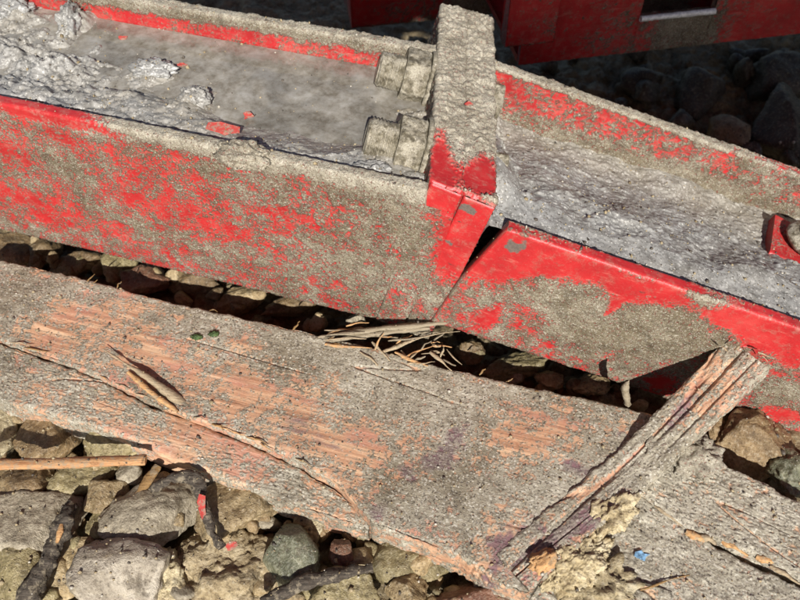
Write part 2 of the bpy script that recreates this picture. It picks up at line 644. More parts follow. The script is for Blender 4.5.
SOIL = make_stone('sandy soil', [(0.3, (0.11, 0.082, 0.044)), (0.5, (0.22, 0.168, 0.095)), (0.75, (0.34, 0.275, 0.17))], 0.2, 0.3, (0.5, 0.9), 20)
def make_flake():
    M = Mat('dusty red paint flake')
    c = M.mix(M.ramp(M.noise(260, 4, 0.75), 0.46, 0.62, 0.05, 0.8), (0.50, 0.055, 0.045), (0.33, 0.26, 0.19))
    return M.done(c, 0.5, M.bump(M.noise(400, 3), 0.0006, 0.8))


FLAKE = make_flake()
RIM = make_plain('worn bright steel', (0.80, 0.80, 0.78), 0.4, 0.15, 300, 0.2)
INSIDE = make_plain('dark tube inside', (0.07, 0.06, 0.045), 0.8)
MOSS = make_plain('green moss', (0.045, 0.075, 0.018), 0.7, 0, 400, 0.5)
BLUE = make_plain('blue paint speck', (0.13, 0.24, 0.36), 0.6, 0, 500, 0.6)

# ------------------------------------------------------------------ frames of the two beams


def axes(a, d):
    u = np.array([math.cos(a) * math.cos(d), math.sin(a) * math.cos(d), math.sin(d)])
    v = np.array([-math.sin(a), math.cos(a), 0.0])
    return u, v, np.cross(u, v)


AL, AR, DR = -0.2898, -0.1946, -0.2625
HL, WL, HR, WR = 0.176, 0.196, 0.139, 0.213
OL = at(430, 191, 0.0)
uL, vL, wL = axes(AL, -0.0037)
OR = at(505, 229, -0.020)
uR, vR, wR = axes(AR, DR)
TF = 0.012                                    # flange thickness
OP = at(430, 186, 0.004)
_pd = at(441, 9, 0.004) - OP
uP, vP, wP = axes(math.atan2(-_pd[0], _pd[1]), DR)

PT2 = float(np.dot(at(501, 206, 0.0) - OP, uP))      # both end plates together


def hit_plate(o, u, d=0.0):
    """distance along u from o to the plate face at depth d"""
    return float(np.dot(OP + uP * d - o, uP) / np.dot(u, uP))


FL_END = hit_plate(OL + vL * WL, uL) + 0.004
FR_START = hit_plate(OR + vR * WR, uR, PT2) - 0.003



def loc(P, o, u, v, w):
    d = np.asarray(P) - o
    return np.array([d @ u, d @ v, d @ w])


def faceL(x, y):
    """(u, w) of a point measured on the front face of the left beam"""
    l = loc(on_plane(x, y, OL, vL), OL, uL, vL, wL)
    return l[0], l[2]


def faceR(x, y):
    l = loc(on_plane(x, y, OR, vR), OR, uR, vR, wR)
    return l[0], l[2]


def paint_disp(cover, thick=0.0011, tone=None, chip=None, scale=1.0, seed=0.0):
    """mud lying on red paint: relief and masks"""
    def f(P, n):
        q = P + seed
        g3 = perlin(q * 520)
        m = cover(P, n) + 0.22 * fbm(q * 26, 3) + 0.30 * fbm(q * 90, 3, 0.75, off=5) + 0.42 * g3
        mud = sst(m, 0.05, 0.95)
        lumps = np.maximum(fbm(q * 95, 3, 0.6, off=2), 0)
        h = mud * thick * (0.3 + 0.35 * g3 + 0.9 * lumps) + 0.00015 * fbm(q * 25, 2)
        tn = np.clip((tone(P, n) if tone else 0.3) + 0.3 * fbm(q * 22, 3, off=4), 0, 1)
        ch = chip(P, n) if chip else np.zeros_like(m)
        return h, {'mud': mud, 'tone': tn, 'chip': ch}
    return f


# ================================================================== GROUND
GZ = -0.222


def ground_z(X, Y):
    Pg = np.stack([X, Y, np.zeros_like(X)], -1)
    far = sst(np.hypot(X, Y - 0.5), 1.5, 6.0)
    z = GZ + 0.016 * fbm(Pg * 7, 3) + 0.011 * np.abs(fbm(Pg * 28, 3, off=3)) + 0.004 * fbm(Pg * 110, 3)
    return z + far * 0.03 * fbm(Pg * 1.3, 3) - 0.01


def graded(c, half, step, reach):
    core = np.arange(-half, half + step / 2, step)
    out = []
    s, x = step, half
    while x < reach:
        s *= 1.22
        x += s
        out.append(x)
    out = np.array(out)
    return c + np.concatenate([-out[::-1], core, out])


gx = graded(0.0, 0.75, 0.0032, 90)
gy = graded(0.55, 0.75, 0.0032, 90)
GX, GY = np.meshgrid(gx, gy, indexing='ij')
tag(link('ground', sheet('ground', GX, GY, ground_z(GX, GY)), SOIL), kind='structure')

# ================================================================== LEFT BEAM
LB = empty('steel_beam', OL, uL, vL, wL)
tag(LB, 'long level red steel beam running off to the left, water and mud in its channel', 'beam', 'red steel beams', 'thing')

lipL = [faceL(0, 104), faceL(170, 140)]
_b = []


def bl(x, y, rx, ry, amp):
    a, b = faceL(x, y)
    _b.append((a, b, rx * 0.00088, ry * 0.00105, amp * 0.75))


# mud laid on (+) and paint showing (-) on the front face
bl(60, 215, 120, 16, -0.35); bl(210, 222, 90, 16, -0.30); bl(20, 150, 60, 16, -0.22); bl(130, 158, 70, 14, -0.2)
bl(55, 165, 26, 26, 0.5); bl(95, 210, 20, 16, 0.4); bl(300, 190, 90, 26, 0.18); bl(350, 265, 90, 40, 0.35)
bl(240, 265, 70, 22, 0.12); bl(150, 225, 26, 14, 0.3); bl(405, 225, 36, 40, 0.38); bl(310, 222, 26, 8, -0.35)
bl(285, 212, 40, 9, -0.3); bl(20, 195, 60, 9, -0.4); bl(160, 205, 60, 8, -0.35); bl(250, 240, 46, 12, -0.15)
bl(345, 180, 60, 9, 0.3); bl(410, 300, 40, 18, 0.3); bl(30, 232, 60, 8, 0.15); bl(200, 165, 40, 12, 0.1)
bl(470, 240, 26, 26, -1.3); bl(455, 262, 18, 22, -0.8)
LF_BL = list(_b)


def coverLF(P, n):
    u, v, w = P[..., 0], P[..., 1], P[..., 2]
    front = np.clip(-n[..., 1], 0, 1)
    up = np.clip(n[..., 2], 0, 1)
    back = np.clip(n[..., 1], 0, 1)
    m = front * (0.61 + blobs(u, w, LF_BL))
    # the lip: bare red at the left, mud-covered towards the joint
    lip = -0.15 + 1.6 * sst(u, -0.33, -0.24)
    m += up * lip
    m += front * np.where(w > -0.012, 0.7 * (sst(u, -0.31, -0.22)) - 0.45 * (1 - sst(u, -0.31, -0.22)), 0) * sst(w, -0.014, -0.004)
    return m + back * 0.6


def toneLF(P, n):
    return 0.12 + 0.75 * sst(P[..., 2], -0.02, -0.003)


us = np.arange(-0.66, -0.0005, 0.00085)
prof = rrect(0, TF, -HL, 0, 0.003, (0.0008, 0.0009, 0.006, 0.004))


EU1, EU2 = faceL(455, 216), faceL(430, 290)


def warpLF(U, V, W):
    # cut slanted at the joint, where it meets the leaning end plates
    k = sst(U, -0.2, 0.0)
    low = EU2[0] + (W - EU2[1]) * (EU1[0] - EU2[0]) / (EU1[1] - EU2[1])
    return U + k * (-0.002 + (low + 0.002) * sst(-W, 0.019, 0.022)), V - 0.0015 * k, W


link('near_flange', sweep('near_flange', prof, us, warpLF, paint_disp(coverLF, 0.0013, toneLF), slit=True), PAINT, LB)


def coverFF(P, n):
    up = np.clip(n[..., 2], 0, 1)
    front = np.clip(-n[..., 1], 0, 1)
    return up * 1.6 + front * (0.30 + 0.9 * sst(P[..., 2], -0.016, -0.004)) + 0.3 * (1 - up - front)


def toneFF(P, n):
    return 0.2 + 0.6 * np.clip(n[..., 2], 0, 1)


us2 = np.arange(-0.66, FL_END, 0.0016)
prof2 = rrect(WL - TF, WL, -HL, 0, 0.003, (0.0012, 0.0014, 0.008, 0.008))
link('far_flange', sweep('far_flange', prof2, us2, None, paint_disp(coverFF, 0.0022, toneFF, seed=3.0)), PAINT, LB)
link('web', sweep('web', rrect(TF, WL - TF, -0.094, -0.086, 0.001, (0.02,) * 4), np.arange(-0.66, FL_END - 0.005, 0.02), None,
                  paint_disp(lambda P, n: 0.9 + 0 * P[..., 0])), PAINT, LB)

# ================================================================== RIGHT BEAM
RB = empty('steel_beam', OR, uR, vR, wR)
tag(RB, 'shorter red steel beam sloping down to the right with mud packed inside', 'beam', 'red steel beams', 'thing')
_b = []


def br(x, y, rx, ry, amp):
    a, b = faceR(x, y)
    _b.append((a, b, rx * 0.00086, ry * 0.00105, amp * 1.3))


br(540, 258, 40, 16, -0.85); br(600, 272, 36, 9, -0.6); br(510, 262, 22, 22, -0.8); br(565, 300, 50, 22, 0.45)
br(622, 293, 16, 9, -0.75); br(612, 308, 7, 12, -0.7); br(665, 292, 26, 6, -0.8); br(740, 322, 34, 11, -0.85)
br(782, 345, 30, 16, -0.75); br(660, 330, 60, 26, 0.5); br(488, 318, 7, 12, -0.9); br(640, 268, 26, 9, 0.5)
br(600, 345, 60, 20, 0.4); br(660, 382, 12, 7, -0.8); br(620, 355, 22, 9, -0.2); br(660, 303, 16, 7, -0.35)
br(455, 335, 14, 8, -0.6); br(790, 390, 40, 16, 0.4); br(700, 300, 18, 8, 0.6); br(535, 320, 20, 10, -0.1)
br(785, 415, 16, 8, -0.5); br(480, 268, 20, 14, -0.4); br(720, 345, 30, 8, 0.3)
RF_BL = list(_b)


def coverRF(P, n):
    u, v, w = P[..., 0], P[..., 1], P[..., 2]
    front = np.clip(-n[..., 1], 0, 1)
    up = np.clip(n[..., 2], 0, 1)
    m = front * (0.62 + blobs(u, w, RF_BL) - 0.25 * sst(w, -0.03, -0.004))
    m += up * (0.10 + 0.4 * np.sin(u * 38 + 0.6))
    return m + 0.5 * np.clip(n[..., 1], 0, 1)


def chipRF(P, n):
    u, w = P[..., 0], P[..., 2]
    a, b = faceR(514, 246)
    c = np.exp(-((u - a) / 0.010) ** 2 - ((w - b) / 0.008) ** 2) + 0.5 * fbm(P * 120, 4)
    return sst(c, 0.52, 0.62)


usR = np.arange(-0.012, 0.46, 0.00085)


TEAR = np.array([faceR(432, 321), faceR(458, 284), faceR(493, 246), faceR(509, 229)])
TEAR = np.concatenate([[[TEAR[0, 0] - 0.35 * (TEAR[0, 1] + HR), -HR]], TEAR])


def warpRF(U, V, W):
    # the end of the flange is torn open from the plate: a wedge, wide at the top
    k = 1 - sst(U, -0.012, 0.10)
    return U + k * (np.interp(W, TEAR[:, 1], TEAR[:, 0]) + 0.012), V, W


link('near_flange', sweep('near_flange', rrect(0, TF, -HR, 0, 0.003, (0.0008, 0.0009, 0.006, 0.004)), usR, warpRF,
                          paint_disp(coverRF, 0.0016, lambda P, n: 0.12 + 0.5 * sst(P[..., 2], -0.012, -0.002), chipRF, seed=1.7), slit=True), PAINT, RB)


def coverRFF(P, n):
    up = np.clip(n[..., 2], 0, 1)
    front = np.clip(-n[..., 1], 0, 1)
    u = P[..., 0]
    return up * (1.5 - 1.1 * sst(u, 0.16, 0.26)) + front * (0.42 + 0.25 * sst(u, 0.05, 0.2) + 0.5 * sst(-P[..., 2], 0.02, 0.05)) + 0.3 * (1 - up - front)


usR2 = np.arange(FR_START, 0.52, 0.0014)
link('far_flange', sweep('far_flange', rrect(WR - TF, WR, -HR, 0, 0.003, (0.0012, 0.0012, 0.008, 0.008)), usR2, None,
                         paint_disp(coverRFF, 0.0022, lambda P, n: 0.15 + 0.65 * np.clip(n[..., 2], 0, 1), seed=5.1)), PAINT, RB)
link('web', sweep('web', rrect(TF, WR - TF, -0.098, -0.09, 0.001, (0.02,) * 4), np.arange(-0.01, 0.5, 0.02), None,
                  paint_disp(lambda P, n: 0.9 + 0 * P[..., 0])), PAINT, RB)

# ------------------------------------------------------------------ bolted end plates (lean with the right beam)


def platecoord(x, y):
    """(u, v) on the top of the plates"""
    l = loc(on_plane(x, y, OP, wP), OP, uP, vP, wP)
    return l[0], l[1]


pu_far, pv_far = platecoord(441, 8)
pu_r, pv_r = platecoord(501, 206)
PT = PT2 / 2.0                       # thickness of one plate
PLEN = pv_far
_b = []


def bp(x, y, rx, ry, amp):
    a, b = platecoord(x, y)
    _b.append((a, b, rx * 0.00085, ry * 0.0013, amp))


bp(440, 158, 14, 34, -1.5); bp(485, 172, 20, 20, -1.5); bp(470, 182, 30, 14, -0.9); bp(468, 104, 4, 4, -0.9)
bp(452, 140, 8, 6, 0.3)
PL_BL = list(_b)


def coverPL(P, n):
    u, v, w = P[..., 0], P[..., 1], P[..., 2]
    up = np.clip(n[..., 2], 0, 1)
    front = np.clip(-n[..., 1], 0, 1)
    m = up * (1.75 + blobs(u, v, PL_BL) * 1.35)
    m += front * (-0.15 + 0.9 * sst(-w, 0.062, 0.11))
    return m + (1 - up - front) * 0.75


def plate_relief(seed):
    base = paint_disp(coverPL, 0.0022, lambda P, n: 0.25 + 0.65 * np.clip(n[..., 2], 0, 1), None, seed=seed)

    def f(P, n):
        h, a = base(P, n)
        up = np.clip(n[..., 2], 0, 1)
        h = h + up * a['mud'] * (0.0022 + 0.0016 * fbm(P * 60 + seed, 3) + 0.0011 * fbm(P * 170, 3))
        if seed > 2:
            fr_ = np.clip(-n[..., 1], 0, 1)
            c = fr_ * np.exp(-((P[..., 0] - PT * 1.30) / 0.008) ** 2 - ((P[..., 2] + 0.010) / 0.0055) ** 2)
            c = c + 0.8 * fr_ * np.exp(-((P[..., 0] - PT * 1.15) / 0.005) ** 2 - ((P[..., 2] + 0.050) / 0.006) ** 2)
            a['chip'] = sst(c + 0.5 * fbm(P * 130, 4), 0.52, 0.62)
        return h, a
    return f


def plate(parent, o, u0, u1, seed, hgt):
    # outline in (u, w); carried across the beam along v
    prof_ = rrect(u0, u1, -hgt, 0, 0.0022, (0.0009, 0.0016, 0.0016, 0.006))
    vs = 0.0055 + np.concatenate([[0.0], np.arange(0.0006, 0.01, 0.0007), np.arange(0.01, PLEN, 0.001)])
    M_, N_ = len(vs), len(prof_)
    me_ = None

    def warp(U, V, W):
        # U runs along v, V is u, W is w -> keep order (u, v, w)
        rnd = 0.0025 * (1 - sst(U, 0.0055, 0.0085))
        cu = (u0 + u1) / 2
        Wn = np.where(W > -0.02, W - rnd, W)
        return V - rnd * np.sign(V - cu) * 0.6, U - 0.2 * V * (1 - U / PLEN), Wn
    return warp, prof_, vs


def build_plate(name, parent, u0, u1, seed, hgt):
    warp, prof_, vs = plate(parent, None, u0, u1, seed, hgt)
    # front face gets its own dense grid so the paint and mud on it are real relief
    f0 = plate_relief(seed)

    def disp(P, n):
        n[...] = -n
        return f0(P, n)
    me = sweep(name, prof_, vs, warp, disp, caps=False)
    o = link(name, me, PAINT, parent)
    return o


def build_plate_front(name, parent, u0, u1, seed, hgt):
    uu = np.arange(u0 + 0.0006, u1 - 0.0006, 0.0008)
    ww = np.arange(-hgt, 0.0, 0.0009)
    Ug, Wg = np.meshgrid(uu, ww, indexing='ij')
    edge = np.minimum(np.minimum(Ug - u0, u1 - Ug), -Wg)
    Vg = 0.0035 + 0.0022 * (1 - np.clip(edge / 0.0022, 0, 1)) ** 2
    P = np.stack([Ug, Vg - 0.2 * Ug, Wg], -1)
    n = np.zeros_like(P)
    n[..., 1] = -1
    h, a = plate_relief(seed)(P, n)
    P = P + n * h[..., None]
    # closed back so that the face is a solid slab
    me = sheet(name, P[..., 0], P[..., 1], P[..., 2], a)
    return link(name, me, PAINT, parent)


def plate_at(parent):
    m = frame_matrix(OP, uP, vP, wP)
    return parent.matrix_world.inverted() @ m


def box_mesh(name, u0, u1, v0, v1, w0, w1):
    V = [(a, b, c) for a in (u0, u1) for b in (v0, v1) for c in (w0, w1)]
    F = [(0, 1, 3, 2), (4, 6, 7, 5), (0, 4, 5, 1), (2, 3, 7, 6), (0, 2, 6, 4), (1, 5, 7, 3)]
    return np_mesh(name, np.array(V), np.array(F), None, None, smooth=False)


bpy.context.view_layer.update()
PH = 0.178


def plate_solid(name, parent, u0, u1, seed):
    """top, both side faces and the far end in one sweep across the beam, the near face as a dense slab front"""
    top = build_plate(name, parent, u0, u1, seed, PH)
    top.matrix_parent_inverse = Matrix.Identity(4)
    top.matrix_local = plate_at(parent)
    fr = build_plate_front('plate_front', top, u0, u1, seed, PH)
    fr.name = 'plate_front'
    return top


plate_solid('end_plate', LB, 0.0, PT - 0.0002, 1.0)
plate_solid('end_plate', RB, PT + 0.0002, 2 * PT, 2.6)

# ------------------------------------------------------------------ bolts on the left of the plates


def lathe_hex(name, r, length, seed, n=96, hexa=True, thread=False, round_=0.0018):
    """solid along -x starting at 0"""
    k = max(14, int(length / 0.0005))
    xs = np.linspace(0, length, k)
    a = np.arange(n) / n * 2 * math.pi
    if hexa:
        aa = (a + math.pi / 6) % (math.pi / 3) - math.pi / 6
        rr = r / np.cos(aa)
        rr = np.minimum(rr, r * 1.14)
    else:
        rr = np.full(n, r)
    R = np.repeat(rr[None], k, 0)
    e = np.minimum(xs, length - xs)
    R = R - (np.maximum(0, round_ - e) ** 2 / round_)[:, None]
    if thread:
        ph = xs[:, None] / 0.0030 * 2 * math.pi + a[None]
        R = R + 0.0010 * np.sin(ph) * (0.6 + 0.4 * np.sin(a * 2.3 + 1)[None])
    P = np.stack([-np.repeat(xs[:, None], n, 1), R * np.cos(a)[None], R * np.sin(a)[None]], -1)
    rad = P.copy()
    rad[..., 0] = 0
    rad /= np.linalg.norm(rad, axis=-1, keepdims=True)
    up = np.clip(rad[..., 2], 0, 1)
    q = P + seed * 0.37
    P = P + rad * (0.0006 * fbm(q * 240, 3, 0.7) + up * 0.0009 * np.maximum(0, fbm(q * 120, 3) + 0.3))[..., None]
    # closed ends
    idx = np.arange(k * n).reshape(k, n)
    x, y = idx[:-1], idx[1:]
    F = np.stack([x, y, np.roll(y, -1, 1), np.roll(x, -1, 1)], -1).reshape(-1, 4)
    V = np.concatenate([P.reshape(-1, 3), [[0, 0, 0]], [[-length - 0.0004, 0, 0]]])
    j = np.arange(n)
    jn = (j + 1) % n
    F3 = np.concatenate([np.stack([np.full(n, k * n), idx[0][jn], idx[0][j]], 1),
                         np.stack([np.full(n, k * n + 1), idx[-1][j], idx[-1][jn]], 1)])
    return np_mesh(name, V, F, None, F3)


def bolt(parent, M4, seed, label, nut_len=0.022, thr=0.021, r=0.0225):
    mt = lathe_hex('bolt', 0.0155, nut_len + 0.006 + thr, seed, 64, False, True, 0.003)
    b = link('bolt', mt, BOLT, parent)
    b.matrix_local = parent.matrix_world.inverted() @ M4
    b['label'] = label
    w = link('washer', lathe_hex('washer', r * 1.22, 0.0045, seed + 3, 64, False, False, 0.001), BOLT, b)
    nn = link('nut', lathe_hex('nut', r, nut_len, seed + 5, 120, True, False, 0.0014), BOLT, b)
    nn.location = (-0.0045, 0, 0)
    nn.rotation_euler = (0.3 + seed * 0.21, 0, 0)
    return b


zb1, zb2 = -0.024, -0.020
for (x, y, z, sd, lb, th) in ((436, 84, -0.020, 1, 'farther bolt end with its mud-caked nut', 0.022), (428, 152, -0.016, 2, 'nearer bolt end with its mud-caked nut', 0.024)):
    p = at(x, y, z)
    l = loc(p, OP, uP, vP, wP)
    p = p - uP * (l[0] + 0.0005)
    bolt(LB, frame_matrix(p, uP, vP, wP), sd, lb, thr=th)
    # its hexagon head on the other side
    hd = link('bolt_head', lathe_hex('bolt_head', 0.0185, 0.015, sd + 8, 96, True, False, 0.002), BOLT, RB)
    q = p + uP * (2 * PT + 0.0155) - wP * 0.004
    hd.matrix_local = RB.matrix_world.inverted() @ frame_matrix(q, uP, vP, wP)

# ================================================================== MUD AND WATER IN THE CHANNELS
# left channel: a bank against the near flange, soft silt under water towards the far one
mu = np.arange(-0.655, 0.005, 0.0011)
mv = np.arange(TF - 0.001, WL - TF + 0.001, 0.0011)
MU, MV = np.meshgrid(mu, mv, indexing='ij')
MP = np.stack([MU, MV, 0 * MU], -1)


def chanL(x, y, z=-0.02):
    l = loc(at(x, y, z), OL, uL, vL, wL)
    return l[0], l[1]


bank = 0.020 * (1 - sst(MV, 0.012, 0.085 + 0.03 * fbm(MP * np.array([6, 0, 0]), 2)))
leftness = 1 - sst(MU, -0.42, -0.22)
lump_b = []
for (x, y, rx, ry, a) in ((18, 15, 22, 14, 0.010), (78, 22, 10, 22, 0.014), (40, 62, 34, 12, 0.008), (150, 70, 18, 11, 0.011),
                          (195, 98, 14, 13, 0.014), (68, 70, 30, 16, 0.009), (110, 95, 40, 10, 0.006), (25, 90, 36, 12, 0.006),
                          (160, 110, 40, 10, 0.006), (5, 45, 26, 12, 0.009), (215, 130, 18, 8, 0.006), (372, 165, 22, 16, 0.010),
                          (420, 118, 26, 14, 0.010), (330, 175, 40, 8, 0.004)):
    a0, b0 = chanL(x, y)
    lump_b.append((a0, b0, rx * 0.0010, ry * 0.0016, a))
rough_l = 0.42 + 0.9 * leftness * (1 - sst(MV, 0.11, 0.17)) + 0.5 * (1 - sst(MV, 0.02, 0.05))
fine = fbm(MP * 60, 4, 0.6)
ZL = -0.030 + bank + blobs(MU, MV, lump_b) * (1 + 0.4 * fbm(MP * 90, 3)) + 0.0045 * rough_l * fine * 0.75 + 0.0008 * rough_l * fbm(MP * 240, 3) + 0.006 * leftness * np.abs(fbm(MP * 26, 3, off=3))
ZL = np.minimum(ZL, -0.0105 + 0.001 * fine)
edge = np.minimum(MV - TF, WL - TF - MV)
tone_l = np.clip(0.25 + 0.6 * leftness + 0.35 * (1 - sst(MV, 0.02, 0.06)) - 0.35 * sst(MV, 0.09, 0.13) + 0.3 * fbm(MP * 20, 3), 0, 1)
wet_l = np.clip(0.4 + 0.6 * sst(fbm(MP * 24, 3, off=7), -0.1, 0.4), 0, 1)
mo = link('wet_mud', sheet('wet_mud', MU, MV, ZL, {'tone': tone_l, 'wet': wet_l}), WETMUD)
mo.matrix_world = frame_matrix(OL, uL, vL, wL)
tag(mo, 'wet blue-grey mud lying in the channel of the left beam', 'mud', kind='stuff')

wu = np.arange(-0.655, 0.0, 0.004)
wv = np.arange(TF + 0.012, WL - TF + 0.001, 0.003)
WU, WV = np.meshgrid(wu, wv, indexing='ij')
wo = link('muddy_water', sheet('muddy_water', WU, WV, -0.0262 + 0.0002 * fbm(np.stack([WU, WV, WU * 0], -1) * 20, 2)), WATER)
wo.matrix_world = frame_matrix(OL, uL, vL, wL)
tag(wo, 'shallow cloudy puddle along the far side of the left beam', 'puddle', kind='structure')

# right channel: packed grey mud
mu = np.arange(-0.05, 0.47, 0.001)
mv = np.arange(TF - 0.001, WR - TF + 0.001, 0.001)
MU, MV = np.meshgrid(mu, mv, indexing='ij')
MP = np.stack([MU, MV, 0 * MU + 4.0], -1)
fine = fbm(MP * 55, 4, 0.62)
ZR = -0.008 - 0.042 * sst(MV, 0.02, 0.19) + 0.0014 * fbm(MP * 40, 2, 0.5) + 0.0022 * np.maximum(fbm(MP * 85, 2, 0.6), 0) + 0.0011 * np.maximum(fbm(MP * 210, 2, 0.7), -0.2) + 0.0004 * fbm(MP * 420, 2) + 0.007 * fbm(MP * 14, 2) * sst(MV, 0.02, 0.06)
MU2 = MU + 0.19 * MV
ZR += 0.022 * (1 - sst(MU2, 0.004, 0.03 + 0.01 * fine)) * sst(MV, 0.03, 0.06)
ZR = np.minimum(ZR, -0.0115 + 0.001 * fine + 0.012 * (1 - sst(MU2, 0.0, 0.03)) * sst(MV, 0.03, 0.06))
_W = OR + MU[..., None] * uR + MV[..., None] * vR + ZR[..., None] * wR - OP
_pu, _pw = _W @ uP, _W @ wP
_k = 1 - sst(_pu, PT2 - 0.006, PT2 + 0.0015)
ZR = ZR * (1 - _k) - 0.088 * _k
tone_r = np.clip(0.85 - 0.55 * sst(MV, 0.12, 0.18) + 0.3 * fbm(MP * 16, 3), 0, 1)
wet_r = np.clip(0.45 + 0.6 * fbm(MP * 30, 3), 0, 1)
mo = link('packed_mud', sheet('packed_mud', MU, MV, ZR, {'tone': tone_r, 'wet': wet_r}), WETMUD)
mo.matrix_world = frame_matrix(OR, uR, vR, wR)
tag(mo, 'lumpy grey mud packed into the sloping right beam', 'mud', kind='stuff')

# ------------------------------------------------------------------ red lug with a bolt at the right edge
RL = loc(on_plane(770, 252, OR - wR * 0.033, wR), OR, uR, vR, wR)
lug = link('lug', sweep('lug', rrect(0.0, 0.060, -0.03, 0, 0.003, (0.0012, 0.0012, 0.004, 0.004)), np.arange(0, 0.09, 0.0012), None,
                        paint_disp(lambda P, n: 0.25 + 0 * P[..., 0], 0.001, seed=8.0)), PAINT, RB)
lug.location = (RL[0], RL[1], RL[2])
lug.rotation_euler = (0, 0, -0.22)
hd = link('bolt_head', lathe_hex('bolt_head', 0.0250, 0.015, 31, 96, False, False, 0.008), BOLT, lug)
hd.location = (0.034, 0.034, 0.0005)
hd.rotation_euler = (0, math.pi / 2, 0)

# ================================================================== PLANK IN FRONT
ZP = -0.163
p0, p1 = at(0, 260, ZP), at(620, 408, ZP)
uB = (p1 - p0) / np.linalg.norm(p1 - p0)
wB = np.array([0, 0, 1.0])
vB = np.cross(wB, uB)                       # towards the beam


def plk(x, y):
    l = loc(at(x, y, ZP), p0, uB, vB, wB)
    return l[0], l[1]


BOARD = empty('wooden_plank', p0, uB, vB, wB)
tag(BOARD, 'wide muddy split plank lying on the stones along the left beam', 'plank')
crack_px = [(-60, 318), (0, 339), (101, 376), (148, 400), (250, 438), (295, 458), (340, 484), (372, 512)]
crack = np.array([plk(*p) for p in crack_px])
low_px = [(-60, 372), (0, 398), (120, 430), (180, 455), (270, 490), (368, 522)]
low = np.array([plk(*p) for p in low_px])
end_px = [(372, 522), (430, 544), (480, 562), (545, 590), (600, 612), (640, 625)]
endl = np.array([plk(*p) for p in end_px])
main_low = np.concatenate([crack[:-1], endl])
MS, ME = plk(656, 416), plk(532, 594)
U1 = MS[0]


def board_disp(cover, thick=0.0014, tone=0.55, seed=0.0, ridge=0.0005, stain=()):
    def f(P, n):
        q = P + seed
        g = q * np.array([9, 150, 150])
        gr = fbm(g, 3, 0.6)
        g3 = perlin(q * 480)
        m = cover(P, n) + 0.34 * fbm(q * 16, 3) + 0.34 * fbm(q * 100, 3, 0.75, off=5) + 0.32 * g3 - 0.16 * gr
        mud = sst(m, 0.0, 0.95)
        lumps = np.maximum(fbm(q * 80, 3, 0.6, off=2), 0)
        h = ridge * gr * (1 - 0.5 * mud) + 0.0012 * fbm(q * 14, 2) + mud * thick * (0.3 + 0.32 * g3 + 0.75 * lumps)
        fis = (1 - sst(np.abs(perlin(q * np.array([3.2, 52, 0]) + np.array([0, 0, 0.5]))), 0.0, 0.035)) * sst(perlin(q * np.array([5, 24, 0]) + 3.5), 0.08, 0.3) * np.clip(n[..., 2], 0, 1)
        h = h - 0.0022 * fis
        mud = mud * (1 - 0.8 * fis)
        tn = np.clip(tone + 0.15 + 0.45 * fbm(q * 13, 3, off=4), 0, 1)
        sn = sst(blobs(P[..., 0], P[..., 1], stain) + 0.35 * fbm(q * 60, 4, 0.65), 0.42, 0.75) if len(stain) else 0 * h
        return h, {'mud': mud, 'tone': tn, 'stain': sn}
    return f


STAIN = [(*plk(455, 440), 0.016, 0.022, 0.8), (*plk(436, 462), 0.018, 0.012, 0.6), (*plk(378, 512), 0.022, 0.010, 0.7), (*plk(525, 545), 0.030, 0.022, 0.8),
         (*plk(500, 565), 0.02, 0.02, 0.6), (*plk(580, 470), 0.028, 0.010, 0.75), (*plk(610, 432), 0.02, 0.008, 0.6), (*plk(405, 478), 0.014, 0.02, 0.5)]
pb = [(*plk(60, 300), 0.05, 0.03, -0.2), (*plk(130, 325), 0.08, 0.03, -0.45), (*plk(70, 345), 0.05, 0.02, -0.35), (*plk(200, 390), 0.08, 0.03, -0.35),
      (*plk(270, 390), 0.05, 0.03, -0.3), (*plk(330, 440), 0.06, 0.025, -0.45), (*plk(530, 430), 0.06, 0.03, -0.4), (*plk(400, 470), 0.03, 0.03, -0.4),
      (*plk(260, 330), 0.08, 0.02, 0.3), (*plk(420, 385), 0.08, 0.03, 0.35), (*plk(430, 500), 0.06, 0.03, 0.3), (*plk(340, 360), 0.06, 0.02, 0.3),
      (*plk(510, 530), 0.03, 0.03, -0.3), (*plk(225, 440), 0.05, 0.01, -0.3), (*plk(460, 470), 0.05, 0.03, 0.15), (*plk(30, 290), 0.05, 0.02, 0.25)]


def cover_board(P, n):
    up = np.clip(n[..., 2], 0, 1)
    return up * (0.70 + 0.8 * blobs(P[..., 0], P[..., 1], pb)) + (1 - up) * 0.45


def plank_sweep(name, u0, u1, vlo, vhi, thick, disp, step=0.00105, rag=0.0012, seed=0.0, wtop=None, uend=None):
    """plank whose two long edges follow given lines"""
    prof_ = rrect(0.0, 1.0, -thick, 0.0, 0.0, (1.0 / 150, thick / 16, thick / 10, 0.1))
    # round the arrises a little
    us_ = np.arange(u0, u1, step)

    def warp(U, V, W):
        lo = vlo(U) + rag * 1.6 * fbm(np.stack([U * 70, W * 200, 0 * U + seed], -1), 3)
        hi = vhi(U) + rag * 1.6 * fbm(np.stack([U * 70, W * 200, 0 * U + seed + 9], -1), 3)
        Y = lo + (hi - lo) * V
        e = np.minimum(Y - lo, hi - Y)
        rr = 0.0028
        drop = np.where(W > -rr, (np.maximum(0, rr - e) ** 2) / (2 * rr), 0)
        Z = W - drop
        if wtop is not None:
            Z = Z + wtop(U, Y)
        if uend is not None:
            U = U - sst(U, u1 - 0.16, u1) * (u1 - uend(Y))
        return U, Y, Z
    return sweep(name, prof_, us_, warp, disp)


def lin(tab):
    tab = np.asarray(tab)
    return lambda U: np.interp(U, tab[:, 0], tab[:, 1])


